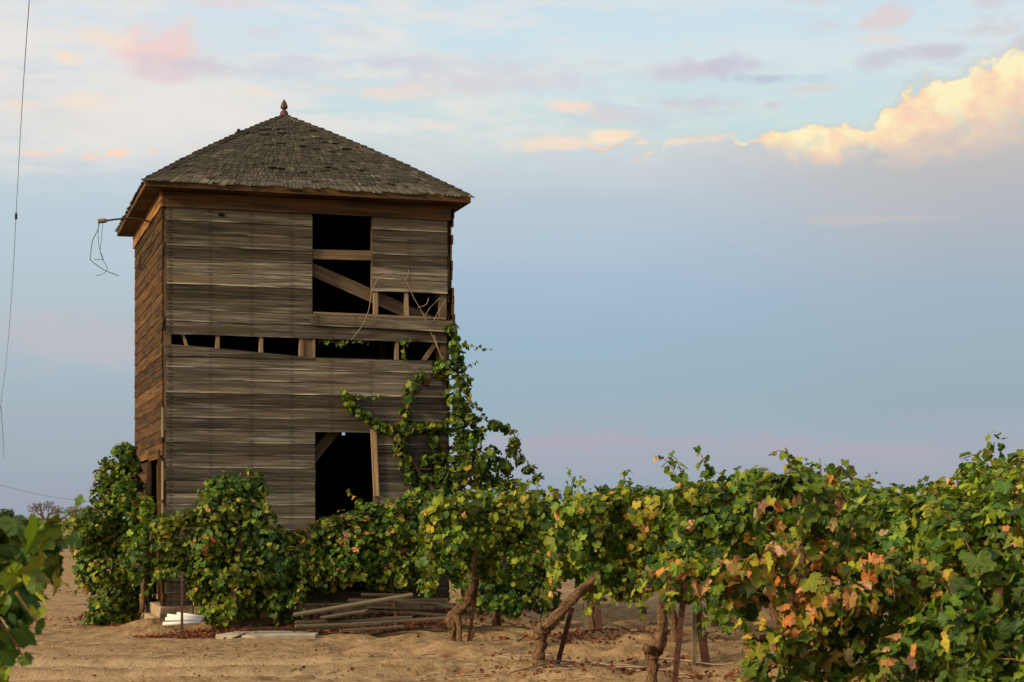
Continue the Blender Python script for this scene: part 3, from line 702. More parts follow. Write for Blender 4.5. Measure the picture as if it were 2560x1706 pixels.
def leaves_mesh(pos, nor, tip, size, mix, rs, kind, name='foliage', parent=None, hue=None):
    """pos, nor, tip: (n,3) arrays; one mesh of n separate curled leaves"""
    P, F = TPL[kind]; n = len(pos); k = len(P)
    nor = nor/np.linalg.norm(nor, axis=1, keepdims=True); tip = tip-nor*(tip*nor).sum(1, keepdims=True); tip /= np.linalg.norm(tip, axis=1, keepdims=True)+1e-9
    sid = np.cross(tip, nor)
    base, dry, turn = pick(rs, n, mix)
    a = rs.uniform(-.35, .6, n)+dry*rs.uniform(.2, 1.0, n); b = rs.uniform(-.1, .5, n)+dry*rs.uniform(0, .5, n); c = rs.uniform(-.2, .6, n)
    x, y = P[:, 0][None], P[:, 1][None]; wv = np.abs(np.sin(np.arctan2(P[:, 0], P[:, 1])*2.5))[None]
    z = -(a[:, None]*x*x+b[:, None]*y*np.abs(y))+c[:, None]*np.abs(x)+.16*wv*rs.uniform(-1, 1, (n, 1))+rs.uniform(-.06, .06, (n, k))
    xx = x*(1-.25*np.abs(a[:, None])*dry[:, None])*rs.uniform(.85, 1.1, (n, 1)); s = size[:, None, None]
    V = pos[:, None, :]+s*(xx[..., None]*sid[:, None, :]+y[..., None]*tip[:, None, :]+z[..., None]*nor[:, None, :])
    FF = (F[None]+(np.arange(n)*k)[:, None, None]).reshape(-1, 3)
    gl_ = np.isin(np.arange(n), np.where(dry | turn)[0])     # dry leaves come in patches
    pw = np.clip(.55+.9*np.sin(pos[:, 0]*2.9+pos[:, 1]*1.1+.1)*np.cos(pos[:, 2]*3.9+pos[:, 0]*1.7), .04, 1)
    swap = gl_ & (rs.rand(n) > pw) & (name != 'leaf_litter')
    gb = np.array([PAL[k] for k in ('g1', 'g2', 'g0')])[rs.randint(0, 3, n)]
    base = np.where(swap[:, None], gb, base); dry = dry & ~swap; turn = turn & ~swap
    v = rs.uniform(.82, 1.18, (n, 1))*np.array([1, 1, 1]); v[:, 0] *= rs.uniform(.88, 1.15, n)
    if hue is not None: v = v*hue
    base = base*v
    colr = np.repeat(base[:, None, :], k, 1)
    rim = np.ones(k); rim[0] = 0
    tc = colr.copy(); e1 = np.array([.30, .12, .04]); q = (turn[:, None]*(rs.rand(n)[:, None] < .5))*rim[None]*rs.uniform(.2, .9, (n, k))
    q = q+((~turn & ~dry)[:, None]*(rs.rand(n)[:, None] < .05))*rim[None]*rs.uniform(0, .6, (n, k))
    tc = tc*(1-q[..., None])+e1*q[..., None]
    tc[:, 0, :] *= np.where((~dry)[:, None], 1.25, 1.0)
    tc = np.concatenate([tc, np.ones((n, k, 1))], -1)
    at = {'tint': ('FLOAT_COLOR', tc.reshape(-1, 4))}
    if kind == 0: at['g'] = ('FLOAT_VECTOR', np.broadcast_to(np.column_stack([P, np.ones(k)])[None], (n, k, 3)).reshape(-1, 3))
    return link_mesh(name, V.reshape(-1, 3), FF, M['leaf'], parent, at, smooth=False)

def clump_leaves(clumps, cov, s, rs, inner=.25, droop=.45):
    """clumps = [(x,y,z,rx,ry,rz)]: leaf places on and just inside the shells of overlapping clumps"""
    cl = np.array(clumps, float); out = [[], [], [], []]
    for i, (x, y, z, rx, ry, rz) in enumerate(cl):
        R3 = np.array([rx, ry, rz]); area = 4*pi*((rx*ry)**1.6/3+(rx*rz)**1.6/3+(ry*rz)**1.6/3)**(1/1.6)
        n = int(cov*area/(1.5*s*s))+4; d = rs.normal(size=(n, 3)); d /= np.linalg.norm(d, axis=1, keepdims=True)
        lump = 1+.30*np.sin(d[:, 0]*5+i)*np.cos(d[:, 2]*6+i*2)+.10*np.sin(d[:, 1]*9+d[:, 2]*11+i)
        rad = lump*(1-np.abs(rs.normal(size=n))*.13); ins = rs.rand(n) < inner; rad[ins] *= rs.uniform(.35, .9, ins.sum())
        rad = rad+(rs.rand(n) < .07)*rs.uniform(0, .30, n)
        p = np.array([x, y, z])+d*R3*rad[:, None]
        lf = 1.0/max(rx, ry, rz)                       # folds and hollows of the canopy
        nv = np.sin(p[:, 0]*1.9*lf+i)*np.sin(p[:, 1]*1.7*lf+2.1*i)+np.sin(p[:, 2]*2.6*lf+p[:, 0]*1.3*lf+i*.7)*.7
        p = p+d*R3*(.10*nv)[:, None]
        keep = (nv > -.42-.1*rs.rand(n)) | ins | (rs.rand(n) < .12)
        for j, c2 in enumerate(cl):
            if j != i: keep &= (((p-c2[:3])/c2[3:])**2).sum(1) > .45*rs.uniform(.5, 1.2, n)
        p, d, ins = p[keep], d[keep], ins[keep]; n = len(p); hb = rs.uniform(.78, 1.2)*np.array([rs.uniform(.78, 1.22), 1., rs.uniform(.7, 1.5)])
        nn = d/R3; nn /= np.linalg.norm(nn, axis=1, keepdims=True)
        nn = nn*1.1+np.array([0, 0, .55])+rs.normal(size=(n, 3))*.38
        tp = np.array([0, 0, -1.])*droop*2+nn*0+rs.normal(size=(n, 3))*.55+d*.5
        out[0].append(p); out[1].append(nn); out[2].append(tp); out[3].append(np.repeat(hb[None], n, 0))
    return [np.vstack(o) for o in out]
def shoot_leaves(path, s, rs, step=.038, taper=True):
    P = np.array(spline(path, 8)); seg = np.linalg.norm(np.diff(P, axis=0), axis=1); L = np.concatenate([[0], np.cumsum(seg)])
    ts = np.arange(0, L[-1], step); pos = np.stack([np.interp(ts, L, P[:, i]) for i in range(3)], -1); n = len(ts)
    a = rs.uniform(0, 6.28)+np.arange(n)*2.6; off = np.stack([np.cos(a), np.sin(a), np.zeros(n)], -1)
    sz = s*(1-.55*(ts/L[-1])**2 if taper else np.ones(n))
    pos = pos+off*sz[:, None]*.7+rs.normal(size=(n, 3))*.012
    nn = off*.6+np.array([0, -.25, .5])+rs.normal(size=(n, 3))*.4; tp = off+np.array([0, 0, -.7])+rs.normal(size=(n, 3))*.3
    return pos, nn, tp, sz*rs.uniform(.8, 1.2, n)

MIX_D = {'g0': 1.8, 'g1': 4, 'g2': 4.5, 'g3': 2.6, 'bl': .7, 'y1': .4, 'y2': .12, 'or': .12, 'tan': .12}
MIX_T = {'g0': 2.5, 'g1': 4, 'g2': 3.4, 'g3': 1.4, 'bl': 1.2, 'y1': .35, 'tan': .12, 'or': .15, 'rd': .03}
MIX_C = {'g0': 2.5, 'g1': 4, 'g2': 3.2, 'g3': 1.5, 'bl': .8, 'y1': .7, 'tan': .6, 'or': .6, 'br': .2}
MIX_Y = {'g0': 1.6, 'g1': 3.6, 'g2': 4.4, 'g3': 3, 'y1': .8, 'y2': .15, 'or': .2, 'tan': .3, 'bl': .9}
MIX_O = {'g0': 2.4, 'g1': 3.4, 'g2': 3, 'g3': 1.8, 'y1': 2.4, 'y2': 1.0, 'or': 3.0, 'tan': 3.6, 'br': 1.0}

def foliage(parent, clumps, seed, s=.065, cov=1.6, kind=1, mix=MIX_D, shoots=(), inner=.25, auto=0, alen=.35):
    rs = np.random.RandomState(seed); p, nn, tp, hue = clump_leaves(clumps, cov, s, rs, inner)
    shoots = list(shoots); ztop = max(c[2] for c in clumps)
    for q in range(auto):                              # stray shoots off the canopy
        c = clumps[rs.randint(len(clumps))]; a = rs.uniform(0, 6.28); L = alen*rs.uniform(.5, 1.3)
        if c[2] > ztop-.35: b = Vector((c[0]+cos(a)*c[3]*.5, c[1]+sin(a)*c[4]*.5, c[2]+c[5]*.8)); shoots.append([b, b+Vector((cos(a)*L*.3, sin(a)*L*.3, L*.55)), b+Vector((cos(a)*L*.75, sin(a)*L*.5, L*rs.uniform(.5, 1.0)))])
        else: a = -abs(a) if a < 3.14 else a; b = Vector((c[0]+cos(a)*c[3]*.9, c[1]+sin(a)*c[4]*.9, c[2])); shoots.append([b, b+Vector((cos(a)*L*.5, sin(a)*L*.4, -L*.1)), b+Vector((cos(a)*L*.7, sin(a)*L*.6, -L*.9))])
    sz = s*rs.uniform(.6, 1.3, len(p)); A = [p], [nn], [tp], [sz]
    for sh in shoots:
        q = shoot_leaves(sh, s*.95, rs)
        for a, b in zip(A, q): a.append(b)
    p, nn, tp, sz = np.vstack(A[0]), np.vstack(A[1]), np.vstack(A[2]), np.concatenate(A[3])
    inv = np.array(parent.location) if parent is not None else 0
    hue = np.vstack([hue, np.ones((len(p)-len(hue), 3))*[1.1, 1.1, 1]]); sz = sz*rs.choice([.65, .82, .95, 1.1, 1.25], len(sz), p=[.2, .25, .25, .18, .12])
    o = leaves_mesh(p-inv, nn, tp, sz, mix, rs, kind, 'foliage', parent, hue)
    if shoots:
        for sh in shoots:
            w = MB(seed); P = [Vector(q)-Vector(inv) for q in spline(sh, 6)]; n = len(P)
            w.tube(P, [.0045*(1-.6*i/n) for i in range(n)], 5)
            w.build('cane', M['cane'], parent, True)
    return o
def gnarl(pts, rad, seed, parent, name='trunk', k=18, mat='bark', bark=.23):
    P = spline([(*p, r) for p, r in zip(pts, rad)], 8); inv = np.array(parent.location)
    rg = random.Random(seed); w = MB(seed)
    w.tube([Vector(p[:3]-inv)+Vector((rg.uniform(-1, 1), rg.uniform(-1, 1), 0))*p[3]*.12 for p in P], [p[3]*(1+.10*sin(i*1.3+seed)) for i, p in enumerate(P)], k, bark=bark)
    return w, name, mat
def pc(l, Y, ry=None, rel=None):                  # clumps from picture columns/rows at distance Y (function or number)
    out = []
    for (px, py, rx, rz) in l:
        y = Y(px) if callable(Y) else Y; p = PX(px, py, y); a, b = rx/FPX*y, rz/FPX*y
        out.append((p.x, p.y, p.z, a, ry or max(a, b)*.8, b))
    return out
def under(cl, zt=1.45, k=.55):                     # lower clumps sit farther back under the canopy
    return [(x, y+max(0, zt-z)*k, z, a, b, c) for x, y, z, a, b, c in cl]
def jit(cl, seed, d=.12):                          # spread clumps in depth
    r = random.Random(seed); return [(x, y+r.uniform(-d, d), z, a, b, c) for x, y, z, a, b, c in cl]

# ---- vines on and round the tower
fw = lambda off: (lambda px: FWY(px)-off)
def vine_thing(name, label, base, cat='grapevine', group=None):
    o = empty(name, base); return tag(o, label, cat, group)
# climbing vine at the right corner
cb = fromT((3.9, -.35, 0)); cv = vine_thing('climbing_grapevine', 'long green grapevine climbing the right corner of the wooden tower to the broken upper boards', (cb.x, cb.y, 0))
col_ = [(1118, 930, 26, 22), (1098, 918, 22, 18), (1140, 905, 20, 20), (1135, 860, 13, 22), (1130, 825, 14, 13), (1150, 955, 24, 22), (1136, 990, 22, 26), (1158, 1020, 28, 26), (1140, 1060, 30, 30), (1172, 1050, 20, 22),
        (1150, 1105, 34, 32), (1178, 1110, 24, 28), (1160, 1150, 44, 34), (1200, 1150, 28, 28), (1150, 1195, 60, 34), (1215, 1190, 34, 30), (1250, 1205, 24, 18), (1100, 1215, 55, 36), (1180, 1235, 60, 32),
        (1050, 945, 14, 16), (1028, 965, 14, 18), (1022, 1000, 13, 20), (1018, 1035, 12, 20), (1010, 1070, 16, 18), (1000, 1100, 14, 20), (1004, 1135, 15, 20), (1016, 1165, 17, 20), (1022, 1195, 20, 18), (1060, 1195, 24, 20),
        (1050, 1070, 22, 14), (1085, 1062, 22, 14), (1080, 1100, 18, 18), (1098, 1140, 22, 20), (1060, 1150, 13, 16), (1110, 1180, 30, 24), (1080, 1240, 50, 34), (868, 990, 11, 12), (874, 1010, 12, 12), (893, 1026, 14, 11), (915, 1040, 14, 11), (937, 1050, 15, 11), (955, 1064, 13, 12), (975, 1072, 13, 11), (1025, 1075, 18, 14), (1235, 1062, 16, 9), (1262, 1070, 14, 9), (1286, 1100, 11, 16), (1278, 1130, 14, 14), (1262, 1165, 18, 18), (1300, 1150, 12, 14), (1325, 1175, 14, 12), (1345, 1198, 14, 12), (1290, 1210, 26, 18), (1230, 1135, 18, 18), (1195, 1085, 20, 20), (1140, 1180, 60, 40)]
def fp(px, py, off=.10): return PX(px, py, FWY(px)-off)
sh = [[fp(865, 975), fp(868, 1005), fp(895, 1028), fp(930, 1045), fp(950, 1065), fp(1010, 1072), fp(1080, 1062)], [fp(880, 985), fp(905, 995), fp(915, 985)], [fp(860, 1005), fp(885, 1015), fp(910, 1035), fp(935, 1050)],
      [fp(935, 995), fp(955, 990)], [fp(985, 1060), fp(960, 1075), fp(985, 1085)],
      [fp(1140, 870), fp(1165, 865), fp(1200, 870), fp(1228, 874)], [fp(1145, 935), fp(1170, 915), fp(1195, 905)], [fp(1150, 920), fp(1175, 950), fp(1170, 975)], [fp(1125, 840), fp(1136, 820), fp(1150, 822)],
      [fp(1170, 1010), fp(1205, 1030), fp(1190, 1050)], [fp(1160, 1040), fp(1215, 1050), fp(1255, 1065), fp(1285, 1085), fp(1300, 1130), fp(1325, 1165), fp(1345, 1200)],
      [fp(1290, 1075), fp(1280, 1110), fp(1265, 1150), fp(1245, 1180)], [fp(1190, 1130), fp(1225, 1150), fp(1250, 1180), fp(1275, 1215)],
      [fp(800, 853, -.02), fp(840, 856, -.02), fp(870, 853, -.02), fp(925, 856, -.02)], [fp(845, 855, -.02), fp(850, 870, -.02)], [fp(1030, 845), fp(1010, 865), fp(1012, 890), fp(1005, 915)]]
foliage(cv, jit(pc(col_, fw(.10), .12), 3, .04), 101, s=.050, cov=1.5, kind=1, mix=MIX_T, shoots=sh)
for path in ([(1165, 1560, .3), (1150, 1400, .25), (1155, 1250, .12), (1145, 1100, .08), (1150, 980, .06), (1135, 850, .06), (1128, 800, .05)], [(1160, 1300, .2), (1060, 1200, .1), (1010, 1120, .06), (1020, 1000, .06), (1100, 925, .05)]):
    w = MB(102); w.tube([fp(*q)-Vector(cv.location) for q in path], [.03*(1-i*.11) for i in range(len(path))], 7)
    w.build('trunk', M['bark'], cv, True)
for path in ([(878, 850, .03), (905, 815, .08), (922, 775, .12), (928, 735, .14), (940, 705, .16), (958, 690, .17), (990, 690, .16), (1015, 703, .14), (1035, 745, .1), (1060, 790, .06), (1085, 850, .05), (1110, 905, .06)],
             [(1013, 702, .14), (1020, 690, .14), (1022, 675, .15)], [(996, 692, .16), (1000, 680, .17)], [(1060, 795, .06), (1075, 770, .06), (1100, 745, .04)], [(1045, 770, .08), (1065, 762, .08), (1072, 745, .08)], [(1080, 820, .05), (1090, 790, .05), (1115, 750, .05)], [(1110, 905, .1), (1098, 880, .08), (1085, 838, .07)]):
    w = MB(103); w.tube([Vector(q)-Vector(cv.location) for q in spline([fp(*q) for q in path], 4)], .005, 5)
    w.build('dry_cane', M['drycane'], cv, True)
# bush left of the tower
bA = vine_thing('grapevine_bush', 'tall tangled grapevine heaped against the left side of the tower', (-5.55, 24.3, 0), group='overgrown vines round the tower')
lA = [(305, 1135, 30, 26), (290, 1165, 40, 26), (322, 1160, 22, 34), (270, 1200, 48, 36), (315, 1205, 34, 40), (255, 1245, 50, 40), (320, 1250, 42, 42), (232, 1300, 48, 50), (300, 1310, 62, 56), (240, 1370, 48, 55), (310, 1385, 66, 62),
      (262, 1440, 52, 55), (215, 1385, 30, 50), (208, 1330, 26, 40), (345, 1430, 34, 50), (330, 1450, 52, 60), (285, 1500, 50, 45), (270, 1538, 44, 24), (325, 1535, 34, 24), (235, 1520, 28, 28), (325, 1500, 30, 42), (222, 1420, 24, 40)]
shA = [[PX(300, 1130, 24.3), PX(315, 1118, 24.3), PX(328, 1125, 24.3)], [PX(290, 1160, 24.3), PX(268, 1150, 24.3), PX(258, 1148, 24.2)], [PX(230, 1340, 24), PX(205, 1400, 24), PX(198, 1450, 24)], [PX(225, 1440, 24), PX(190, 1480, 24), PX(178, 1492, 24)],
       [PX(225, 1270, 24), PX(205, 1290, 24), PX(198, 1330, 24)], [PX(250, 1180, 24.2), PX(235, 1215, 24.2), PX(225, 1250, 24.2)]]
foliage(bA, jit(pc(lA, 24.2), 5, .3), 110, auto=12, alen=.18, s=.051, cov=1.6, mix=MIX_T, shoots=shA)
w, n_, m_ = gnarl([(-5.5, 24.4, -.1), (-5.45, 24.35, .5), (-5.5, 24.3, 1.2)], [.06, .05, .035], 3, bA); w.build('trunk', M['bark'], bA, True)
# in front of the corner door
bE = vine_thing('grapevine_bush', 'small grapevine spilling across the front left corner of the tower over the side door', (-4.5, 22.5, 0), group='overgrown vines round the tower')
lE = [(362, 1275, 28, 30), (352, 1330, 34, 36), (350, 1400, 40, 46), (405, 1320, 30, 30), (432, 1315, 38, 28), (465, 1300, 34, 26), (418, 1370, 30, 36), (445, 1400, 36, 34), (400, 1425, 26, 30), (480, 1350, 34, 44), (465, 1430, 22, 20)]
foliage(bE, jit(pc(lE, 22.45), 6, .15), 120, auto=6, alen=.22, s=.050, cov=1.6, mix=MIX_T, shoots=[[PX(400, 1440, 22.4), PX(370, 1475, 22.3), PX(345, 1500, 22.3)], [PX(440, 1290, 22.4), PX(470, 1278, 22.4), PX(500, 1272, 22.4)]])
w, n_, m_ = gnarl([PX(355, 1530, 22.7), PX(362, 1450, 22.6), PX(380, 1330, 22.5)], [.035, .03, .02], 4, bE); w.build('trunk', M['bark'], bE, True)
# round bush in front of the front wall
bB = vine_thing('grapevine_bush', 'rounded grapevine mound rising high before the left half of the tower front', (-3.4, 22.6, 0), group='overgrown vines round the tower')
lB = [(545, 1222, 38, 34), (590, 1215, 42, 32), (632, 1225, 30, 38), (525, 1275, 42, 42), (585, 1275, 55, 50), (645, 1290, 38, 52), (520, 1345, 52, 52), (595, 1350, 70, 60), (670, 1370, 48, 60), (530, 1425, 60, 60), (610, 1430, 75, 60),
      (690, 1435, 48, 52), (560, 1500, 68, 46), (640, 1500, 64, 46), (700, 1395, 45, 40), (548, 1535, 55, 22), (745, 1470, 22, 34), (720, 1350, 34, 30), (500, 1470, 24, 40), (735, 1400, 40, 44), (760, 1440, 30, 40), (700, 1500, 40, 40), (720, 1540, 20, 20)]
foliage(bB, jit(pc(lB, lambda x: FWY(x)-.55), 7, .12), 130, auto=12, alen=.28, s=.051, cov=1.6, mix={**MIX_T, 'tan': .5, 'or': .2}, shoots=[[PX(560, 1560, 22.0), PX(590, 1480, 21.9), PX(600, 1420, 21.9)], [PX(660, 1220, 22.3), PX(668, 1250, 22.3), PX(655, 1290, 22.2)]])
w, n_, m_ = gnarl([(-3.42, 22.55, -.1), (-3.4, 22.5, .6), (-3.3, 22.5, 1.2)], [.06, .05, .035], 5, bB); w.build('trunk', M['bark'], bB, True)
# low stretch beneath the door
bC = vine_thing('grapevine_bush', 'low grapevine with orange dried leaves stretched beneath the tower doorway', (-2.0, 22.7, 0), group='overgrown vines round the tower')
lC = [(765, 1365, 44, 44), (820, 1345, 50, 46), (880, 1335, 52, 46), (935, 1320, 50, 44), (985, 1320, 48, 50), (1035, 1310, 46, 56), (780, 1425, 46, 40), (845, 1405, 55, 38), (915, 1395, 55, 42), (985, 1390, 50, 50), (1030, 1400, 38, 50), (935, 1290, 20, 16),
      (1000, 1275, 40, 26), (1040, 1255, 44, 40), (1010, 1450, 24, 34), (745, 1480, 20, 30), (870, 1440, 40, 24), (800, 1455, 44, 26), (940, 1440, 40, 26), (975, 1465, 24, 20), (820, 1310, 30, 22), (880, 1295, 34, 22), (930, 1275, 30, 20)]
foliage(bC, jit(pc(lC, lambda x: FWY(x)-.5), 8, .12), 140, auto=12, alen=.28, s=.051, cov=1.6, mix=MIX_C, shoots=[[PX(760, 1450, 22.2), PX(735, 1500, 22.1), PX(722, 1520, 22.1)]])
w, n_, m_ = gnarl([(-1.45, 23.2, -.1), (-1.5, 23.2, .4), (-1.6, 23.1, .85)], [.025, .02, .015], 6, bC); w.build('trunk', M['bark'], bC, True)
# thicket right of the tower
bD = vine_thing('grapevine_bush', 'dark grapevine thicket reaching the ground at the right foot of the tower', (-.15, 23.0, 0), group='overgrown vines round the tower')
lD = [(1130, 1290, 60, 60), (1100, 1360, 60, 60), (1210, 1280, 66, 50), (1290, 1265, 60, 44), (1360, 1270, 60, 40), (1200, 1370, 80, 70), (1300, 1360, 80, 74), (1220, 1460, 62, 62), (1310, 1455, 66, 66), (1380, 1380, 60, 80), (1270, 1500, 60, 34), (1350, 1490, 50, 40), (1190, 1500, 30, 30)]
foliage(bD, jit(pc(lD, 22.6), 9, .25), 150, auto=12, alen=.28, s=.053, cov=1.2, mix={'g0': 4, 'g1': 4, 'g2': 2, 'bl': 2, 'g3': .6, 'y1': .1}, shoots=[[PX(1330, 1250, 22), PX(1345, 1215, 22), PX(1340, 1190, 22)]])
w, n_, m_ = gnarl([(-.2, 23, -.1), (-.15, 23, .6), (-.1, 22.9, 1.1)], [.06, .05, .04], 7, bD); w.build('trunk', M['bark'], bD, True)

# ------------------------------------------------------------------ rows of vines
def stake(kind, a, b, label, r=.022, name=None):
    o = MB(int(a[0]*71+900)); base = Vector(a)
    if kind == 'wood': o.board((0, 0, -.1), Vector(b)-base, .04, .04, up=(1, 0, 0), tint=.6); ob = o.build('wooden_stake', M['greyplank'])
    else:
        d = Vector(b)-base
        o.board((0, 0, -.1), d, r*1.7, .007, up=(1, 0, 0)); o.board((0, .004+.010, -.1), d+Vector((0, .014, 0)), .007, .020, up=(1, 0, 0))   # T section
        for k in range(int(d.length/.09)): o.board(d*(k*.09/d.length)+Vector((-.008, -.007, 0)), d*(k*.09/d.length)+Vector((.008, -.007, 0)), .012, .006)
        ob = o.build('metal_stake', M['rust'])
    ob.location = base; return tag(ob, label, 'stake', 'stakes under the vines')
def grapes(parent, P, seed, n=38):
    w = MB(seed); r = random.Random(seed)
    for i in range(n):
        t = i/n; a = r.uniform(0, 6.28); rad = .04*(1-t)**.7+.006; c = Vector(P)-Vector(parent.location)+Vector((cos(a)*rad, sin(a)*rad, -.13*t))
        w.tube([c+Vector((0, 0, -.008)), c+Vector((0, 0, -.004)), c+Vector((0, 0, .004)), c+Vector((0, 0, .008))], [.003, .008, .008, .003], 7)
    w.build('grape_cluster', M['grape'], parent, True)

def cane_set(parent, org, seed, n=7, L=1.0):
    w = MB(seed); r = random.Random(seed)
    for i in range(n):
        a = r.uniform(0, 6.28); u = Vector((cos(a), sin(a), 0)); p = Vector(org)
        w.tube(spline([p, p+u*.2*L+Vector((0, 0, .3)), p+u*.45*L+Vector((0, 0, .42)), p+u*.75*L+Vector((0, 0, .2)), p+u*.9*L+Vector((0, 0, -.15))], 5), .006, 5)
    w.build('cane', M['cane'], parent, True)

b1 = onG(1137, 1615); v1 = vine_thing('grapevine', 'grapevine with a split twisted trunk, nearest its row to the tower', b1, group='grapevines in the vineyard rows')
l1 = [(1110, 1290, 50, 44), (1165, 1270, 50, 44), (1225, 1265, 50, 44), (1290, 1275, 56, 44), (1350, 1290, 48, 46), (1085, 1345, 40, 48), (1140, 1350, 50, 50), (1210, 1340, 60, 50), (1285, 1345, 56, 52), (1345, 1360, 42, 50), (1075, 1420, 30, 44), (1062, 1460, 20, 26),
      (1120, 1410, 38, 36), (1180, 1405, 44, 34), (1240, 1400, 46, 40), (1300, 1405, 44, 42), (1200, 1440, 20, 20), (1290, 1450, 34, 30)]
foliage(v1, under(jit(pc(l1, 19.5), 11, .3)), 201, auto=10, alen=.2, s=.054, cov=1.35, kind=1, mix=MIX_D, shoots=[[PX(1080, 1420, 19.3), PX(1058, 1455, 19.3), PX(1048, 1490, 19.3)], [PX(1320, 1250, 19.3), PX(1350, 1230, 19.3), PX(1372, 1235, 19.3)], [PX(1420, 1240, 19.6), PX(1430, 1200, 19.6), PX(1418, 1168, 19.6)],
        [PX(1440, 1240, 19.6), PX(1450, 1205, 19.6), PX(1456, 1188, 19.6)], [PX(1130, 1260, 19.3), PX(1170, 1235, 19.2), PX(1215, 1225, 19.2)]])
w, n_, m_ = gnarl([PX(1131, 1622, 19.55), PX(1131, 1580, 19.6), PX(1129, 1545, 19.6), PX(1145, 1527, 19.6), PX(1168, 1505, 19.6), PX(1177, 1480, 19.6), PX(1178, 1445, 19.6), PX(1184, 1410, 19.55), PX(1190, 1370, 19.5)],
      [.046, .040, .055, .050, .048, .042, .036, .033, .03], 21, v1)
P2 = spline([(*PX(1147, 1620, 19.5), .030), (*PX(1149, 1575, 19.52), .030), (*PX(1143, 1540, 19.55), .04)], 8); iv = np.array(v1.location)
w.tube([Vector(p[:3]-iv) for p in P2], [p[3] for p in P2], 12, bark=.18); w.build('trunk', M['bark'], v1, True)
stake('t', tuple(onG(1167, 1610)), PX(1196, 1440, 19.6), 'rusty steel stake leaning beside the split vine trunk')
w = MB(211); w.board((0, 0, 0), (.07, 0, .16), .035, .03, up=(1, 0, 0), tint=.3); o = w.build('bark_scrap', M['bark']); o.location = onG(1172, 1608, -.02); tag(o, 'dark scrap of bark leaning at the foot of the rusty stake', 'bark')

b2 = onG(1347, 1672); v2 = vine_thing('grapevine', 'grapevine whose thick trunk bends sharply right above a stumpy foot', b2, group='grapevines in the vineyard rows')
l2 = [(1420, 1300, 52, 48), (1480, 1275, 56, 46), (1550, 1260, 60, 44), (1620, 1265, 60, 48), (1680, 1290, 50, 50), (1400, 1370, 36, 52), (1455, 1360, 56, 52), (1530, 1345, 64, 56), (1610, 1350, 66, 58), (1680, 1370, 50, 54), (1390, 1420, 22, 44), (1440, 1425, 40, 36),
      (1500, 1425, 50, 44), (1570, 1430, 54, 48), (1640, 1430, 48, 46), (1378, 1475, 11, 24), (1500, 1470, 30, 16), (1480, 1490, 18, 20), (1555, 1475, 40, 30), (1610, 1480, 36, 26)]
foliage(v2, under(jit(pc(l2, 16.4), 12, .3)), 202, auto=10, alen=.2, s=.055, cov=1.4, kind=1, mix=MIX_Y, shoots=[[PX(1395, 1430, 16.2), PX(1380, 1470, 16.2), PX(1374, 1505, 16.2)], [PX(1500, 1470, 16.2), PX(1485, 1510, 16.1), PX(1452, 1548, 16.1)], [PX(1430, 1270, 16.2), PX(1455, 1245, 16.2), PX(1500, 1238, 16.2)], [PX(1620, 1490, 16.2), PX(1605, 1530, 16.2), PX(1608, 1552, 16.2)]])
w, n_, m_ = gnarl([PX(1346, 1685, 16.6), PX(1348, 1640, 16.6), PX(1350, 1600, 16.6), PX(1352, 1575, 16.6), PX(1375, 1560, 16.55), PX(1405, 1525, 16.5), PX(1435, 1495, 16.5), PX(1468, 1465, 16.4), PX(1500, 1430, 16.4)],
      [.066, .056, .056, .066, .055, .046, .043, .04, .034], 22, v2); w.build('trunk', M['bark'], v2, True)
stake('t', tuple(onG(1387, 1667)), PX(1430, 1520, 16.6), 'dark rusty stake leaning right behind the bent vine trunk', .026)

b3 = Vector((1.06, 13.9, 0)); v3 = vine_thing('grapevine', 'grapevine on a tall knobbly trunk with a sawn limb stub', b3, group='grapevines in the vineyard rows')
l3 = [(1720, 1240, 56, 44), (1790, 1225, 60, 44), (1870, 1215, 64, 44), (1940, 1240, 50, 50), (1710, 1310, 56, 52), (1790, 1300, 66, 56), (1875, 1300, 66, 60), (1945, 1320, 50, 60), (1700, 1385, 50, 44), (1770, 1385, 60, 50), (1850, 1390, 64, 56), (1920, 1400, 54, 56),
      (1690, 1440, 40, 36), (1750, 1450, 52, 40), (1820, 1460, 56, 40), (1890, 1460, 50, 44), (1790, 1500, 30, 26), (1860, 1505, 36, 28), (1720, 1490, 24, 22)]
foliage(v3, under(jit(pc(l3, 13.8), 13, .3)), 203, auto=14, alen=.26, s=.056, cov=1.4, kind=0, mix={**MIX_D, 'bl': 1.8}, shoots=[[PX(1700, 1420, 13.4), PX(1672, 1440, 13.4), PX(1660, 1462, 13.4)], [PX(1840, 1200, 13.6), PX(1880, 1175, 13.6), PX(1920, 1170, 13.6)], [PX(1790, 1480, 13.5), PX(1800, 1540, 13.5), PX(1810, 1560, 13.5)],
        [PX(1730, 1430, 13.3), PX(1700, 1410, 13.3), PX(1665, 1420, 13.3)], [PX(1960, 1230, 13.6), PX(1995, 1190, 13.6), PX(2030, 1165, 13.6)]])
w, n_, m_ = gnarl([PX(1628, 1760, 13.9), PX(1630, 1700, 13.9), PX(1632, 1650, 13.9), PX(1636, 1620, 13.9), PX(1652, 1595, 13.9), PX(1654, 1560, 13.9), PX(1656, 1520, 13.9), PX(1662, 1490, 13.85), PX(1690, 1475, 13.8)],
      [.048, .038, .044, .066, .054, .035, .034, .040, .036], 23, v3)
w.tube([PX(1632, 1628, 13.85)-Vector(b3), PX(1618, 1622, 13.8)-Vector(b3), PX(1607, 1617, 13.8)-Vector(b3)], [.035, .034, .03], 10, bark=.1)
w.build('trunk', M['bark'], v3, True)
stake('t', tuple(PX(1680, 1745, 13.9)), PX(1712, 1455, 13.9), 'long reddish steel stake beside the knobbly vine trunk', .026)
grapes(v3, PX(1648, 1425, 13.75), 31); grapes(v2, PX(1615, 1440, 16.0), 32); grapes(v1, PX(1262, 1395, 19.2), 33)

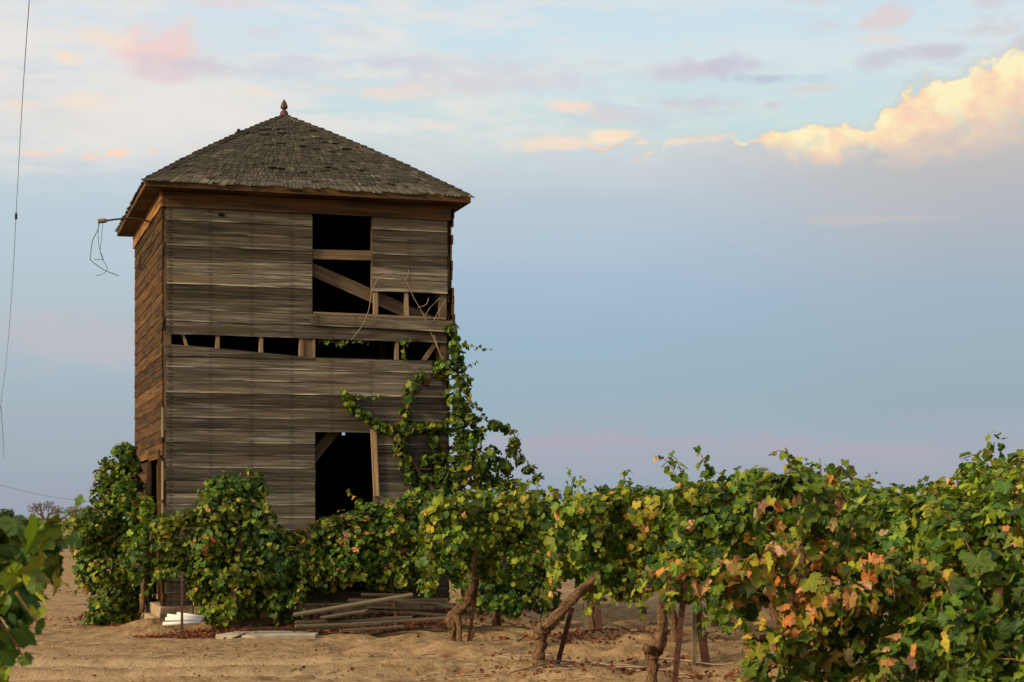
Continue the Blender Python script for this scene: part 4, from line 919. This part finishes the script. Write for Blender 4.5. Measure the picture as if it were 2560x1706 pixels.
b4 = Vector((1.95, 11.0, 0)); v4 = vine_thing('grapevine', 'big grapevine with many dried orange leaves hanging to the ground, right foreground', b4, group='grapevines in the vineyard rows')
l4 = [(1950, 1230, 60, 44), (2020, 1205, 56, 44), (2060, 1250, 54, 50), (1960, 1300, 66, 56), (2050, 1320, 66, 60), (1930, 1380, 66, 60), (2010, 1395, 70, 60), (2090, 1400, 70, 50), (2170, 1420, 66, 44), (2240, 1430, 66, 42), (2310, 1455, 56, 44),
      (1960, 1455, 70, 60), (2050, 1480, 80, 66), (2150, 1490, 80, 66), (2250, 1500, 80, 66), (2340, 1520, 60, 60), (1985, 1540, 70, 60), (2080, 1570, 84, 70), (2190, 1580, 84, 70), (2290, 1590, 80, 66), (2020, 1640, 76, 56), (2120, 1660, 84, 60), (2230, 1670, 84, 60), (2330, 1670, 70, 56),
      (1890, 1420, 36, 44), (1965, 1600, 34, 40), (1890, 1650, 46, 46), (1880, 1590, 30, 24), (1690, 1432, 36, 28), (1745, 1418, 42, 30), (1800, 1425, 44, 40), (1765, 1460, 36, 26), (1850, 1465, 46, 46), (1885, 1510, 40, 40), (1835, 1560, 34, 20), (1868, 1645, 36, 54), (2100, 1740, 90, 40), (2220, 1750, 90, 40), (1960, 1710, 60, 30)]
foliage(v4, jit(pc(l4, 10.7), 14, .32), 204, auto=18, alen=.22, s=.056, cov=1.3, kind=0, mix=MIX_O, inner=.3, shoots=[[PX(1900, 1560, 10.4), PX(1850, 1555, 10.4), PX(1795, 1545, 10.4)], [PX(2050, 1210, 10.5), PX(2052, 1170, 10.5), PX(2048, 1145, 10.5)], [PX(1900, 1400, 10.3), PX(1840, 1400, 10.3), PX(1770, 1412, 10.3), PX(1720, 1420, 10.3)],
        [PX(1960, 1190, 10.5), PX(1990, 1170, 10.5), PX(2030, 1175, 10.5)], [PX(1900, 1660, 10.4), PX(1870, 1690, 10.4), PX(1850, 1700, 10.4)], [PX(1830, 1395, 10.3), PX(1780, 1430, 10.3), PX(1760, 1470, 10.3)], [PX(2350, 1430, 10.3), PX(2400, 1450, 10.3), PX(2420, 1490, 10.3)]])
w, n_, m_ = gnarl([b4+Vector((0, 0, -.1)), b4+Vector((.02, 0, .5)), b4+Vector((.0, 0, 1.0)), b4+Vector((-.2, .1, 1.25))], [.06, .05, .045, .03], 24, v4); w.build('trunk', M['bark'], v4, True)
grapes(v4, PX(2010, 1425, 10.45), 34)
b5 = Vector((3.0, 8.5, 0)); v5 = vine_thing('grapevine', 'bluish green grapevine cut by the lower right edge of the picture', b5, group='grapevines in the vineyard rows')
l5 = [(2450, 1490, 56, 50), (2395, 1500, 46, 46), (2470, 1420, 44, 36), (2390, 1580, 50, 50), (2540, 1420, 60, 50), (2600, 1400, 70, 60), (2500, 1480, 56, 50), (2570, 1490, 60, 56), (2440, 1560, 56, 50), (2520, 1570, 66, 60), (2600, 1580, 70, 60), (2420, 1640, 60, 50), (2500, 1660, 70, 60), (2590, 1680, 80, 60), (2400, 1710, 60, 50), (2500, 1740, 80, 50), (2680, 1500, 80, 90), (2680, 1640, 80, 90)]
foliage(v5, jit(pc(l5, 9.0), 15, .25), 205, auto=8, s=.051, cov=1.3, kind=0, mix={'g0': 3, 'g1': 4, 'g2': 2.5, 'bl': 2, 'g3': .8, 'y1': .25, 'or': .15, 'tan': .2}, inner=.3)
w, n_, m_ = gnarl([b5+Vector((0, 0, -.1)), b5+Vector((.02, 0, .5)), b5+Vector((-.1, 0, .9))], [.06, .05, .035], 25, v5); w.build('trunk', M['bark'], v5, True)

# generic vines of the rows behind: four moulds, copied with their parts
def hedge(seed, L=1.35, top=1.8, n=16, low=.8):
    r = random.Random(seed); out = []
    for i in range(n):
        t = r.uniform(-1, 1); z = r.uniform(low+.15, top-.25) if i % 3 else top-.35; h_ = (z-low)/(top-low); s = r.uniform(-.5, .5)*(.25+.75*h_); rad = r.uniform(.20, .33)
        p = ROWD*(t*L)+ROWN*s; out.append((p.x, p.y, z, rad, rad, rad*.85))
    for i in range(6):
        t = -1+2*(i+.5)/6; p = ROWD*(t*L)+ROWN*r.uniform(-.1, .1); out.append((p.x, p.y, top-.28+r.uniform(-.1, .06), .32, .32, .27))
    return out
def mould(seed, kind, cov, s, mix, top=1.8):
    r = random.Random(seed); e_ = empty('grapevine', (0, 0, 0))
    shs = []
    for i in range(15):
        t = r.uniform(-1.2, 1.2); p = ROWD*t+ROWN*r.uniform(-.3, .3)+Vector((0, 0, top-.2)); q = Vector((r.uniform(-.3, .3), r.uniform(-.3, .3), 0))
        shs.append([p, p+q*.5+Vector((0, 0, .16)), p+q+Vector((0, 0, r.uniform(.05, .30)))] if i < 9 else [p+Vector((0, 0, -.5)), p+q*2+Vector((0, 0, -.7)), p+q*2.4+Vector((0, 0, -1.0))])
    foliage(e_, hedge(seed, top=top), seed, s=s, cov=cov, kind=kind, mix=mix, shoots=shs)
    w, n_, m_ = gnarl([(0, 0, -.15), (.02, .02, .3), (-.05, 0, .7), (.05, 0, 1.1), (.2, 0, 1.25)], [.055, .045, .04, .05, .03], seed, e_, k=9)
    w.build('trunk', M['bark'], e_, True); return e_
moulds = [mould(301, 1, 1.2, .058, MIX_D, 1.84), mould(302, 1, 1.2, .058, MIX_Y, 1.78), mould(303, 1, 1.2, .058, {**MIX_D, 'g3': 3}, 1.9),
          mould(304, 2, .95, .072, MIX_D, 1.8), mould(305, 2, .95, .072, {**MIX_Y, 'or': .3}, 1.86)]
used = set()
def place(mi, p, rz, sc_, label):
    m0 = moulds[mi]
    if mi not in used: used.add(mi); e_ = m0
    else:
        e_ = m0.copy(); C.objects.link(e_)
        for ch in m0.children:
            c = ch.copy(); C.objects.link(c); c.parent = e_
    e_.location = p; e_.rotation_euler = (0, 0, rz); e_.scale = (sc_, sc_, sc_)
    return tag(e_, label, 'grapevine', 'grapevines in the vineyard rows')
rv = random.Random(9)
def vis(p, m=.6):
    if p.y < 4: return False
    a = p.x/p.y; return -.285-m/p.y < a < .285+m/p.y
ordw1 = ['first']; ordw = ['second', 'third', 'fourth', 'fifth', 'sixth', 'seventh', 'eighth', 'ninth', 'tenth']
ordw1 += ordw; cnt = 0
for k in range(1, 4):
    js = []
    for j in range(-14, 6):
        p = V1+ROWN*(2.15*k)+ROWD*(2.6*j+(.9 if k % 2 else 2.1)); 
        if not vis(p, 1.2) or p.y > 48: continue
        if p.y > 27 and p.x/p.y < -.02: continue
        if k == 1 and p.y > 23.5: continue
        if k == 3 and p.y > 24 and p.x/p.y > .03: continue
        if p.y > 44: continue
        js.append(p)
    js.sort(key=lambda q: q.y)
    for i, p in enumerate(js):
        near = p.y < 21; mi = rv.choice([0, 1, 2]) if near else rv.choice([3, 4])
        if k > 3 and p.y > 40 and rv.random() < .25: pass
        pxx = 1280+FPX*p.x/p.y; yd = float(np.interp(pxx, [1250, 1450, 1620, 1700, 1780, 1900, 2080, 2250, 2380, 2480, 2600], [1245, 1245, 1245, 1238, 1190, 1180, 1200, 1225, 1185, 1145, 1135]))
        h = min(1.1, max(.78, (EYE+(HZ-yd)/FPX*p.y)/1.84)) if p.y < 22 else .92+rv.uniform(-.03, .03)
        place(mi, Vector((p.x, p.y, 0)), rv.choice([0, pi])+rv.uniform(-.06, .06), h,
              ('%s leafy grapevine from the right edge in the row just behind the front row' % ordw1[i]) if k == 1 else
              ('%s distant leafy vine counted from the right edge in the rearmost vineyard row' % ordw1[i] if k > 2 else '%s leafy vine from the right edge in the row behind the dark leaning post' % ordw1[i])); cnt += 1
# far rows behind the tower's left, beyond the sand
for i in range(4):
    x = -17+i*1.7; y = 68+i*.6
    place(3+(i % 2), Vector((x, y, 0)), rv.uniform(0, 6), .80, '%s low green vine from the left in the far row across the sand' % ordw1[i]); cnt += 1
tall = min([o for o in C.objects if o.type == 'EMPTY' and o.name.startswith('grapevine') and 12 < o.location.y < 17 and o.location.x/o.location.y > .2], key=lambda o: abs(o.location.x/o.location.y-.262))
Y_ = tall.location.y; MI = Matrix.LocRotScale(tall.location, tall.rotation_euler, tall.scale).inverted(); rs_t = np.random.RandomState(77)
for path in ([(2470, 1150), (2478, 1110), (2482, 1068)], [(2490, 1150), (2505, 1110), (2500, 1080)]):
    P_ = [PX(x, y, Y_) for x, y in path]; q4 = shoot_leaves(P_, .055, rs_t)
    o = leaves_mesh(q4[0], q4[1], q4[2], q4[3], MIX_D, rs_t, 1, 'shoot', tall); o.matrix_parent_inverse = MI
print('vines placed', cnt)
# stakes of the second and third rows
stake('t', tuple(onG(1502, 1590)), PX(1490, 1490, 21.5), 'thick dark red steel stake, leftmost of those behind the bent trunk', .045)
stake('wood', tuple(onG(1466, 1590)), PX(1463, 1480, 21.5), 'pale wooden stake left of the thick dark red stake')
stake('wood', tuple(onG(1735, 1655)), PX(1737, 1480, 17.6), 'pale square wooden stake between the reddish steel stake and the dark leaning post')
stake('t', tuple(onG(1770, 1656)), PX(1742, 1500, 17.6), 'thick dark maroon post leaning left behind the wooden stake', .048)
stake('t', tuple(onG(1789, 1556)), PX(1786, 1470, 24.3), 'short maroon stake farther off, right of the leaning post', .05)

# ------------------------------------------------------------------ foreground vine on the left
bL = Vector((-2.15, 5.7, 0)); vL = vine_thing('grapevine', 'close blurred grapevine with big serrated leaves at the left edge', bL)
lL = [(-60, 1345, 110, 56), (40, 1358, 80, 56), (110, 1368, 56, 50), (-60, 1430, 110, 80), (30, 1430, 80, 70), (95, 1420, 40, 60), (-80, 1530, 100, 80), (10, 1510, 70, 50), (-60, 1620, 90, 70), (60, 1530, 36, 40), (-40, 1680, 60, 40)]
shL = [[PX(90, 1330, 5.5), PX(130, 1310, 5.5), PX(165, 1290, 5.5), PX(200, 1262, 5.5)], [PX(100, 1340, 5.5), PX(140, 1290, 5.5), PX(145, 1265, 5.5)], [PX(110, 1360, 5.5), PX(160, 1350, 5.5), PX(185, 1370, 5.5)], [PX(60, 1420, 5.4), PX(110, 1450, 5.4), PX(145, 1470, 5.4)],
       [PX(40, 1480, 5.4), PX(75, 1530, 5.4), PX(95, 1560, 5.4)], [PX(0, 1560, 5.4), PX(40, 1610, 5.4), PX(60, 1650, 5.4)], [PX(-20, 1600, 5.4), PX(5, 1660, 5.4), PX(10, 1700, 5.4)]]
foliage(vL, jit(pc(lL, 5.6), 16, .12), 401, s=.058, cov=1.7, kind=0, mix={'g0': 2, 'g1': 4, 'g2': 3.5, 'g3': 2, 'bl': 1.5, 'y1': .3}, inner=.2, shoots=shL)
w, n_, m_ = gnarl([bL+Vector((0, 0, -.1)), bL+Vector((.03, 0, .5)), bL+Vector((.1, 0, 1.1)), bL+Vector((.3, -.1, 1.3))], [.06, .05, .04, .03], 26, vL); w.build('trunk', M['bark'], vL, True)

# ------------------------------------------------------------------ things on the ground by the tower
def tp(u, v, z): return fromT((u, v, z))
def plank(pa, pb, wd, th, label, mat='greyplank', tint=1., tilt=.5, name='plank', rag=.02, seed=1, tw=0):
    a, b = Vector(pa), Vector(pb); w = MB(seed); base = (a+b)/2
    d = (b-a).normalized(); side = d.cross(Vector((0, 0, 1))).normalized(); up = (side*cos(tilt)-Vector((0, 0, 1))*sin(tilt))
    w.board(a-base, b-base, wd, th, up=up, tint=tint, n=4, wob=.003, rag=rag, tw=tw); o = w.build(name, M[mat]); o.location = base
    return tag(o, label, 'plank', 'planks piled at the foot of the tower')
PL = [((735, 1537, 22.0), (1031, 1487, 22.1), .15, 'long grey plank tilted up to the right on top of the pile', 1.35, .55),
      ((800, 1545, 21.95), (918, 1527, 22.0), .12, 'short tan plank end just below the tilted grey plank', 1.2, .4),
      ((735, 1566, 21.8), (952, 1560, 21.9), .15, 'brown plank with a dark underside lying at the front of the pile', 1.0, .35),
      ((740, 1556, 22.0), (1030, 1543, 22.1), .13, 'long narrow plank in the middle of the pile', 1.05, .3),
      ((880, 1560, 21.9), (1130, 1545, 22.1), .15, 'flat grey plank reaching toward the split vine trunk', 1.1, .25),
      ((870, 1502, 22.4), (1115, 1500, 22.5), .13, 'plank lying level at the back of the pile against the wall', .7, .6),
      ((905, 1487, 22.6), (1030, 1489, 22.6), .09, 'narrow plank topmost at the back of the pile', .75, .6),
      ((920, 1520, 22.3), (1120, 1530, 22.4), .12, 'brown plank sloping down to the right behind the red leaves', .75, .4),
      ((1005, 1530, 22.2), (1180, 1545, 22.3), .12, 'plank whose end shows behind the foot of the split vine trunk', .85, .3),
      ((620, 1573, 21.7), (860, 1570, 21.8), .07, 'thin dark lath along the edge of the pale slab', .5, .3),
      ((850, 1577, 21.75), (1010, 1566, 21.8), .10, 'weathered board half sunk in the sand at the front edge of the pile', 1.15, .2),
      ((980, 1500, 22.4), (1200, 1525, 22.3), .10, 'thin grey board running down to the right behind the first vine', .9, .4)]
for i, (a, b, wd, lb, tn, ti) in enumerate(PL): plank(PX(*a), PX(*b), wd, .020, lb, tint=tn*.52, tilt=ti*.25+.02, seed=500+i, mat='greyplank' if tn > .8 else 'timber')
w = MB(520)
a, b = PX(538, 1592, 21.5), PX(795, 1580, 21.9)
pts = [PX(538, 1596, 21.4), PX(640, 1600, 21.2), PX(790, 1592, 21.4), PX(800, 1578, 21.95), PX(690, 1574, 22.1), PX(590, 1577, 22.0)]
base = sum(pts, Vector())/6; zt = .045
vs = [Vector((p.x-base.x, p.y-base.y, -.10)) for p in pts]+[Vector((p.x-base.x, p.y-base.y, zt)) for p in pts]
w.add(vs, [tuple(range(6))[::-1], tuple(range(6, 12))]+[(i, (i+1) % 6, 6+(i+1) % 6, 6+i) for i in range(6)], [(0, 0, 0)]*12, 1.)
o = w.build('slab', M['slab']); o.location = (base.x, base.y, gzs(base.x, base.y)+.0); tag(o, 'flat pale broken slab lying on the sand before the plank pile', 'slab')
o.modifiers.new('b', 'BEVEL').width = .01
w = MB(521); w.board((0, 0, 0), (.16, .12, .07), .045, .02, tint=.45, n=2, rag=.02); o = w.build('wood_splinter', M['greyplank']); o.location = PX(578, 1602, 21.2); tag(o, 'short dark splinter of wood leaning on the pale slab', 'wood scrap')
# white pipes
pp = [((407, 1560, 21.9), (500, 1557, 22.0), 'lowest and longest white plastic pipe by the concrete corner'), ((413, 1548, 21.95), (505, 1551, 22.05), 'white plastic pipe in the middle of the stack by the concrete corner'),
      ((418, 1539, 22.0), (505, 1550, 22.05), 'white plastic pipe slanting down to the right on the stack'), ((442, 1535, 22.08), (510, 1544, 22.12), 'rearmost and topmost white plastic pipe of the stack')]
for i, (a, b, lb) in enumerate(pp):
    w = MB(530+i); A_, B_ = PX(*a), PX(*b); d = (B_-A_); L = d.length; d.normalize(); x = d.cross(Vector((0, 0, 1))).normalized(); y = d.cross(x); vs = []; r0, r1 = .022, .017; k = 14
    for (t, r) in ((0, r0), (L, r0), (L, r1), (0, r1)):
        for j in range(k): q = 2*pi*j/k; vs.append(d*t+x*cos(q)*r+y*sin(q)*r)
    fs = [(m*k+j, m*k+(j+1) % k, ((m+1) % 4)*k+(j+1) % k, ((m+1) % 4)*k+j) for m in range(4) for j in range(k)]
    w.add(vs, fs, [(0, 0, 0)]*len(vs), 1.); o = w.build('plastic_pipe', M['pvc'], None, False); o.location = A_; tag(o, lb, 'pipe', 'white pipes by the tower corner')
    o.data.polygons.foreach_set('use_smooth', [True]*len(o.data.polygons))
stake('t', tuple(onG(455, 1585)), PX(455, 1430, 21.7), 'thin dark iron stake standing in front of the white pipes', .018)

# leaf litter and twigs
def litter(name, label, spots, seed, s=.030, mix={'rd': 2, 'br': 3, 'or': 1}):
    rs = np.random.RandomState(seed); P = []
    for (px, py, rx, ry, n) in spots:
        c = GP(px, py); x = c.x+rs.normal(size=n)*rx; y = c.y+rs.normal(size=n)*ry; P.append(np.stack([x, y], -1))
    P = np.vstack(P); z = gz(P[:, 0], P[:, 1])+rs.uniform(.0, .03, len(P)); n = len(P)
    nor = np.stack([rs.normal(size=n)*.6, rs.normal(size=n)*.6-.3, np.ones(n)*.8], -1); tipv = rs.normal(size=(n, 3))
    o = leaves_mesh(np.column_stack([P, z]), nor, tipv, s*rs.uniform(.5, 1.3, n), mix, rs, 1, name)
    return tag(o, label, 'dead leaves', kind='stuff')
PAL['rd'] = (.15, .03, .013); PAL['br'] = (.11, .038, .018); PAL['or'] = (.26, .085, .03)
litter('leaf_litter', 'red and brown fallen leaves along the foot of the tower among the planks', [(450, 1588, .25, .08, 300), (560, 1584, .3, .12, 700), (650, 1578, .35, .15, 900), (760, 1572, .35, .2, 700), (900, 1568, .4, .25, 500), (1010, 1566, .3, .25, 900), (1090, 1562, .25, .2, 500), (1180, 1552, .35, .2, 260), (1260, 1560, .4, .25, 150), (1000, 1548, .5, .2, 700)], 601)
litter('leaf_litter', 'scattered red dead leaves on the soil under the vine rows', [(1500, 1590, .5, .5, 260), (1440, 1602, .3, .2, 120), (1640, 1580, .5, .6, 160), (1500, 1655, .5, .3, 120), (1530, 1675, .7, .15, 120), (1300, 1600, .5, .2, 60), (1620, 1690, .5, .15, 90), (1250, 1690, .6, .2, 16), (1820, 1600, .6, .6, 120), (1900, 1700, .6, .4, 60), (1660, 1650, .7, .7, 80)], 602)
litter('leaf_litter', 'dark dead leaves scattered at the left of the tower', [(230, 1545, .35, .3, 110), (200, 1480, .5, .5, 50), (310, 1560, .3, .2, 60), (150, 1560, .6, .5, 25), (500, 1620, .9, .3, 10), (300, 1680, .8, .4, 6), (900, 1650, 1.2, .7, 10)], 603)
w = MB(610); r = random.Random(61)
for i in range(150):
    if i < 60: px, py = r.uniform(1250, 1800), r.uniform(1640, 1704)
    else: px, py = r.uniform(60, 1250), r.uniform(1590, 1704)
    p = onG(px, py, .012); L = r.uniform(.05, .4 if i < 30 else .2); a = r.gauss(0, .5) if r.random() < .8 else r.uniform(0, 3); d = Vector((cos(a), sin(a), r.uniform(-.02, .06)))*L
    q = Vector((-d.y, d.x, 0))*r.uniform(-.15, .15); w.tube(spline([p, p+d*.5+q+Vector((0, 0, .01)), p+d], 3), r.uniform(.003, .007), 5)
for path in ([(1335, 1672), (1390, 1664), (1460, 1665), (1540, 1672), (1600, 1676)], [(1270, 1690), (1330, 1682), (1400, 1668), (1440, 1662)], [(1600, 1655), (1700, 1652), (1790, 1660), (1835, 1668)], [(1380, 1690), (1450, 1676), (1520, 1668)]):
    w.tube(spline([onG(x, y, .03) for x, y in path], 4), .008, 6)
o = w.build('fallen_twigs', M['drycane'], None, True); tag(o, 'thin dry twigs scattered over the sandy ground', 'twigs', kind='stuff')
w = MB(611); rs_ = np.random.RandomState(3)
for i in range(420):
    px, py = r.uniform(0, 1900), r.uniform(1560, 1704); p = onG(px, py, .0); q = r.uniform(.008, .028)
    if py < 1600 and 200 < px < 1150: continue
    w.tube([p+Vector((0, 0, -q*.6)), p+Vector((0, 0, -q*.1)), p+Vector((0, 0, q*.35)), p+Vector((0, 0, q*.6))], [q*.6, q, q*.8, q*.3], 6, bark=.35)
o = w.build('soil_clods', M['sand'], None, True); tag(o, 'small clods of soil scattered on the sand', 'soil clods', kind='stuff')
w = MB(612); w.board((0, 0, 0), (.10, .02, .01), .03, .01, tint=2.2); o = w.build('wood_chip', M['greyplank']); o.location = onG(1213, 1675, .015); tag(o, 'pale chip lying alone on the sand before the bent vine trunk', 'wood chip')
w = MB(613); w.board((0, 0, 0), (.02, .05, .17), .03, .03, up=(1, 0, 0), tint=1.2); o = w.build('twig', M['drycane']); o.location = onG(977, 1577); tag(o, 'pale upright stalk of dry weed at the front of the plank pile', 'twig')
o.scale = (.3, .3, 1)

# ------------------------------------------------------------------ far things
pole = empty('utility_pole', (-66.2, 224*.993, 0)); tag(pole, 'wooden utility pole with two crossarms far off at the left edge', 'utility pole')
zc = lambda py: EYE+(HZ-py)/FPX*222.4
w = MB(700); w.tube([(0, 0, -1), (0, 0, 10.2)], [.16, .11], 10); w.build('pole', M['farbranch'], pole, True)
w = MB(701); w.box(-2.2, 2.38, -.06, .06, zc(1155)-.05, zc(1155)+.05); w.build('crossarm', M['farbranch'], pole)
w = MB(702); w.box(-2.0, 2.2, -.05, .05, zc(1166)-.035, zc(1166)+.035); w.build('crossarm', M['darksteel'], pole)
for xx in (2.15, -1.95):
    w = MB(703); w.lathe((xx, 0, zc(1172)), [(.05, 0), (.12, .1), (.05, .2), (.12, .3), (.05, .4)], 8); w.build('insulator', M['darksteel'], pole)
w = MB(710)
pw = [PX(72, -60, 24.5), PX(73, 0, 26), PX(66, 100, 29), PX(58, 220, 33), PX(49, 370, 39.5), PX(40, 541, 48), PX(29, 740, 66), PX(15, 910, 95), PX(2, 1010, 128), PX(-8, 1090, 170), PX(-6, 1152, 222)]
P = spline(pw, 5); w.tube(P, [min(.04, .0044+.00006*p[1]) for p in P], 6, cap=False)
o = w.build('power_line', M['wire'], None, True); tag(o, 'thin power line sweeping down the left edge of the sky', 'power line')
w = MB(711); w.tube([PX(40.5, 532, 47.6), PX(40.3, 536, 47.8), PX(40, 546, 48), PX(39.7, 550, 48.2)], [.012, .034, .034, .012], 8); w.build('splice', M['wire'], o)
w = MB(712); P = spline([PX(-10, 1210, 222), PX(0, 1213, 222), PX(50, 1226, 230), PX(120, 1241, 240), PX(200, 1252, 250), PX(260, 1258, 260)], 4); w.tube(P, .020, 5, cap=False)
o = w.build('power_line', M['wire'], None, True); tag(o, 'faint low power line from the far pole toward the tower foot', 'power line')
w = MB(713); P = spline([PX(2, 1015, 130), PX(8, 1100, 170), PX(10, 1150, 222)], 4); w.tube(P, .02, 5, cap=False)
o = w.build('power_line', M['wire'], None, True); tag(o, 'faint vertical wire dropping to the end of the pole crossarm', 'power line')

def far_tree(name, px, py_top, w_px, Y, label, seed, mix, group=None, base_frac=.15):
    rs = np.random.RandomState(seed); x = (px-1280)/FPX*Y; top = EYE+(HZ-py_top)/FPX*Y; wd = w_px/FPX*Y/2
    e_ = empty(name, (x, Y, 0)); tag(e_, label, 'tree', group)
    cl = [(rs.uniform(-wd*.6, wd*.6), rs.uniform(-wd*.5, wd*.5), top*rs.uniform(.45, .85), wd*.42, wd*.42, top*.2) for _ in range(12)]
    p, nn, tp_, _h = clump_leaves(cl, .8, wd*.06+.12, rs, .3)
    o = leaves_mesh(p, nn, tp_, (wd*.06+.12)*rs.uniform(.6, 1.3, len(p)), mix, rs, 2, 'crown', e_); 
    w = MB(seed); w.tube([(0, 0, -.5), (0, 0, top*.5)], [wd*.08, wd*.04], 7); w.build('trunk', M['farbranch'], e_, True)
    return e_
DK = {'g0': 5, 'g1': 1}
far_tree('evergreen_tree', 18, 1273, 52, 420, 'dark rounded evergreen tree on the horizon at the left edge', 801, DK)
far_tree('evergreen_tree', 48, 1284, 26, 430, 'smaller dark green tree just right of the rounded evergreen', 802, {'g0': 3, 'g1': 3})
far_tree('broad_tree', 1484, 1228, 60, 300, 'dark distant tree just above the vineyard right of the tall vine shoot', 804, DK)
far_tree('broad_tree', 1424, 1218, 34, 300, 'small dark distant tree left of the tall vine shoot', 805, DK)
def bare_tree(px, py_top, w_px, Y, label, seed):
    r = random.Random(seed); x = (px-1280)/FPX*Y; top = EYE+(HZ-py_top)/FPX*Y; wd = w_px/FPX*Y/2
    e_ = empty('bare_tree', (x, Y, 0)); tag(e_, label, 'tree'); w = MB(seed); tr = MB(seed+1)
    tr.tube([(0, 0, -.5), (.05, 0, top*.3)], [.32, .22], 8); tr.build('trunk', M['farbranch'], e_, True)
    def grow(p, d, L, rad, dep):
        q = p+d*L; mid = (p+q)/2+Vector((r.uniform(-.1, .1), r.uniform(-.1, .1), r.uniform(-.05, .1)))*L
        w.tube([p, mid, q], [rad, rad*.8, rad*.6], 5, cap=False)
        if dep == 0: return
        for _ in range(3 if dep > 1 else 4):
            nd = (d+Vector((r.uniform(-1, 1), r.uniform(-1, 1), r.uniform(-.35, .7)))*.85).normalized(); grow(q, nd, L*r.uniform(.6, .85), rad*.6, dep-1)
    for k in range(6):
        a = k*1.05+r.uniform(-.3, .3); grow(Vector((.05, 0, top*.28)), Vector((cos(a)*wd/top*1.1, sin(a)*.6, .62)).normalized(), top*.25, .13, 4)
    w.build('branches', M['farbranch'], e_, False)
bare_tree(112, 1250, 70, 260, 'leafless tree with spreading twigs on the horizon left of the tower', 811)
bare_tree(192, 1262, 46, 270, 'smaller leafless tree half hidden by the big leaves left of the tower', 812)
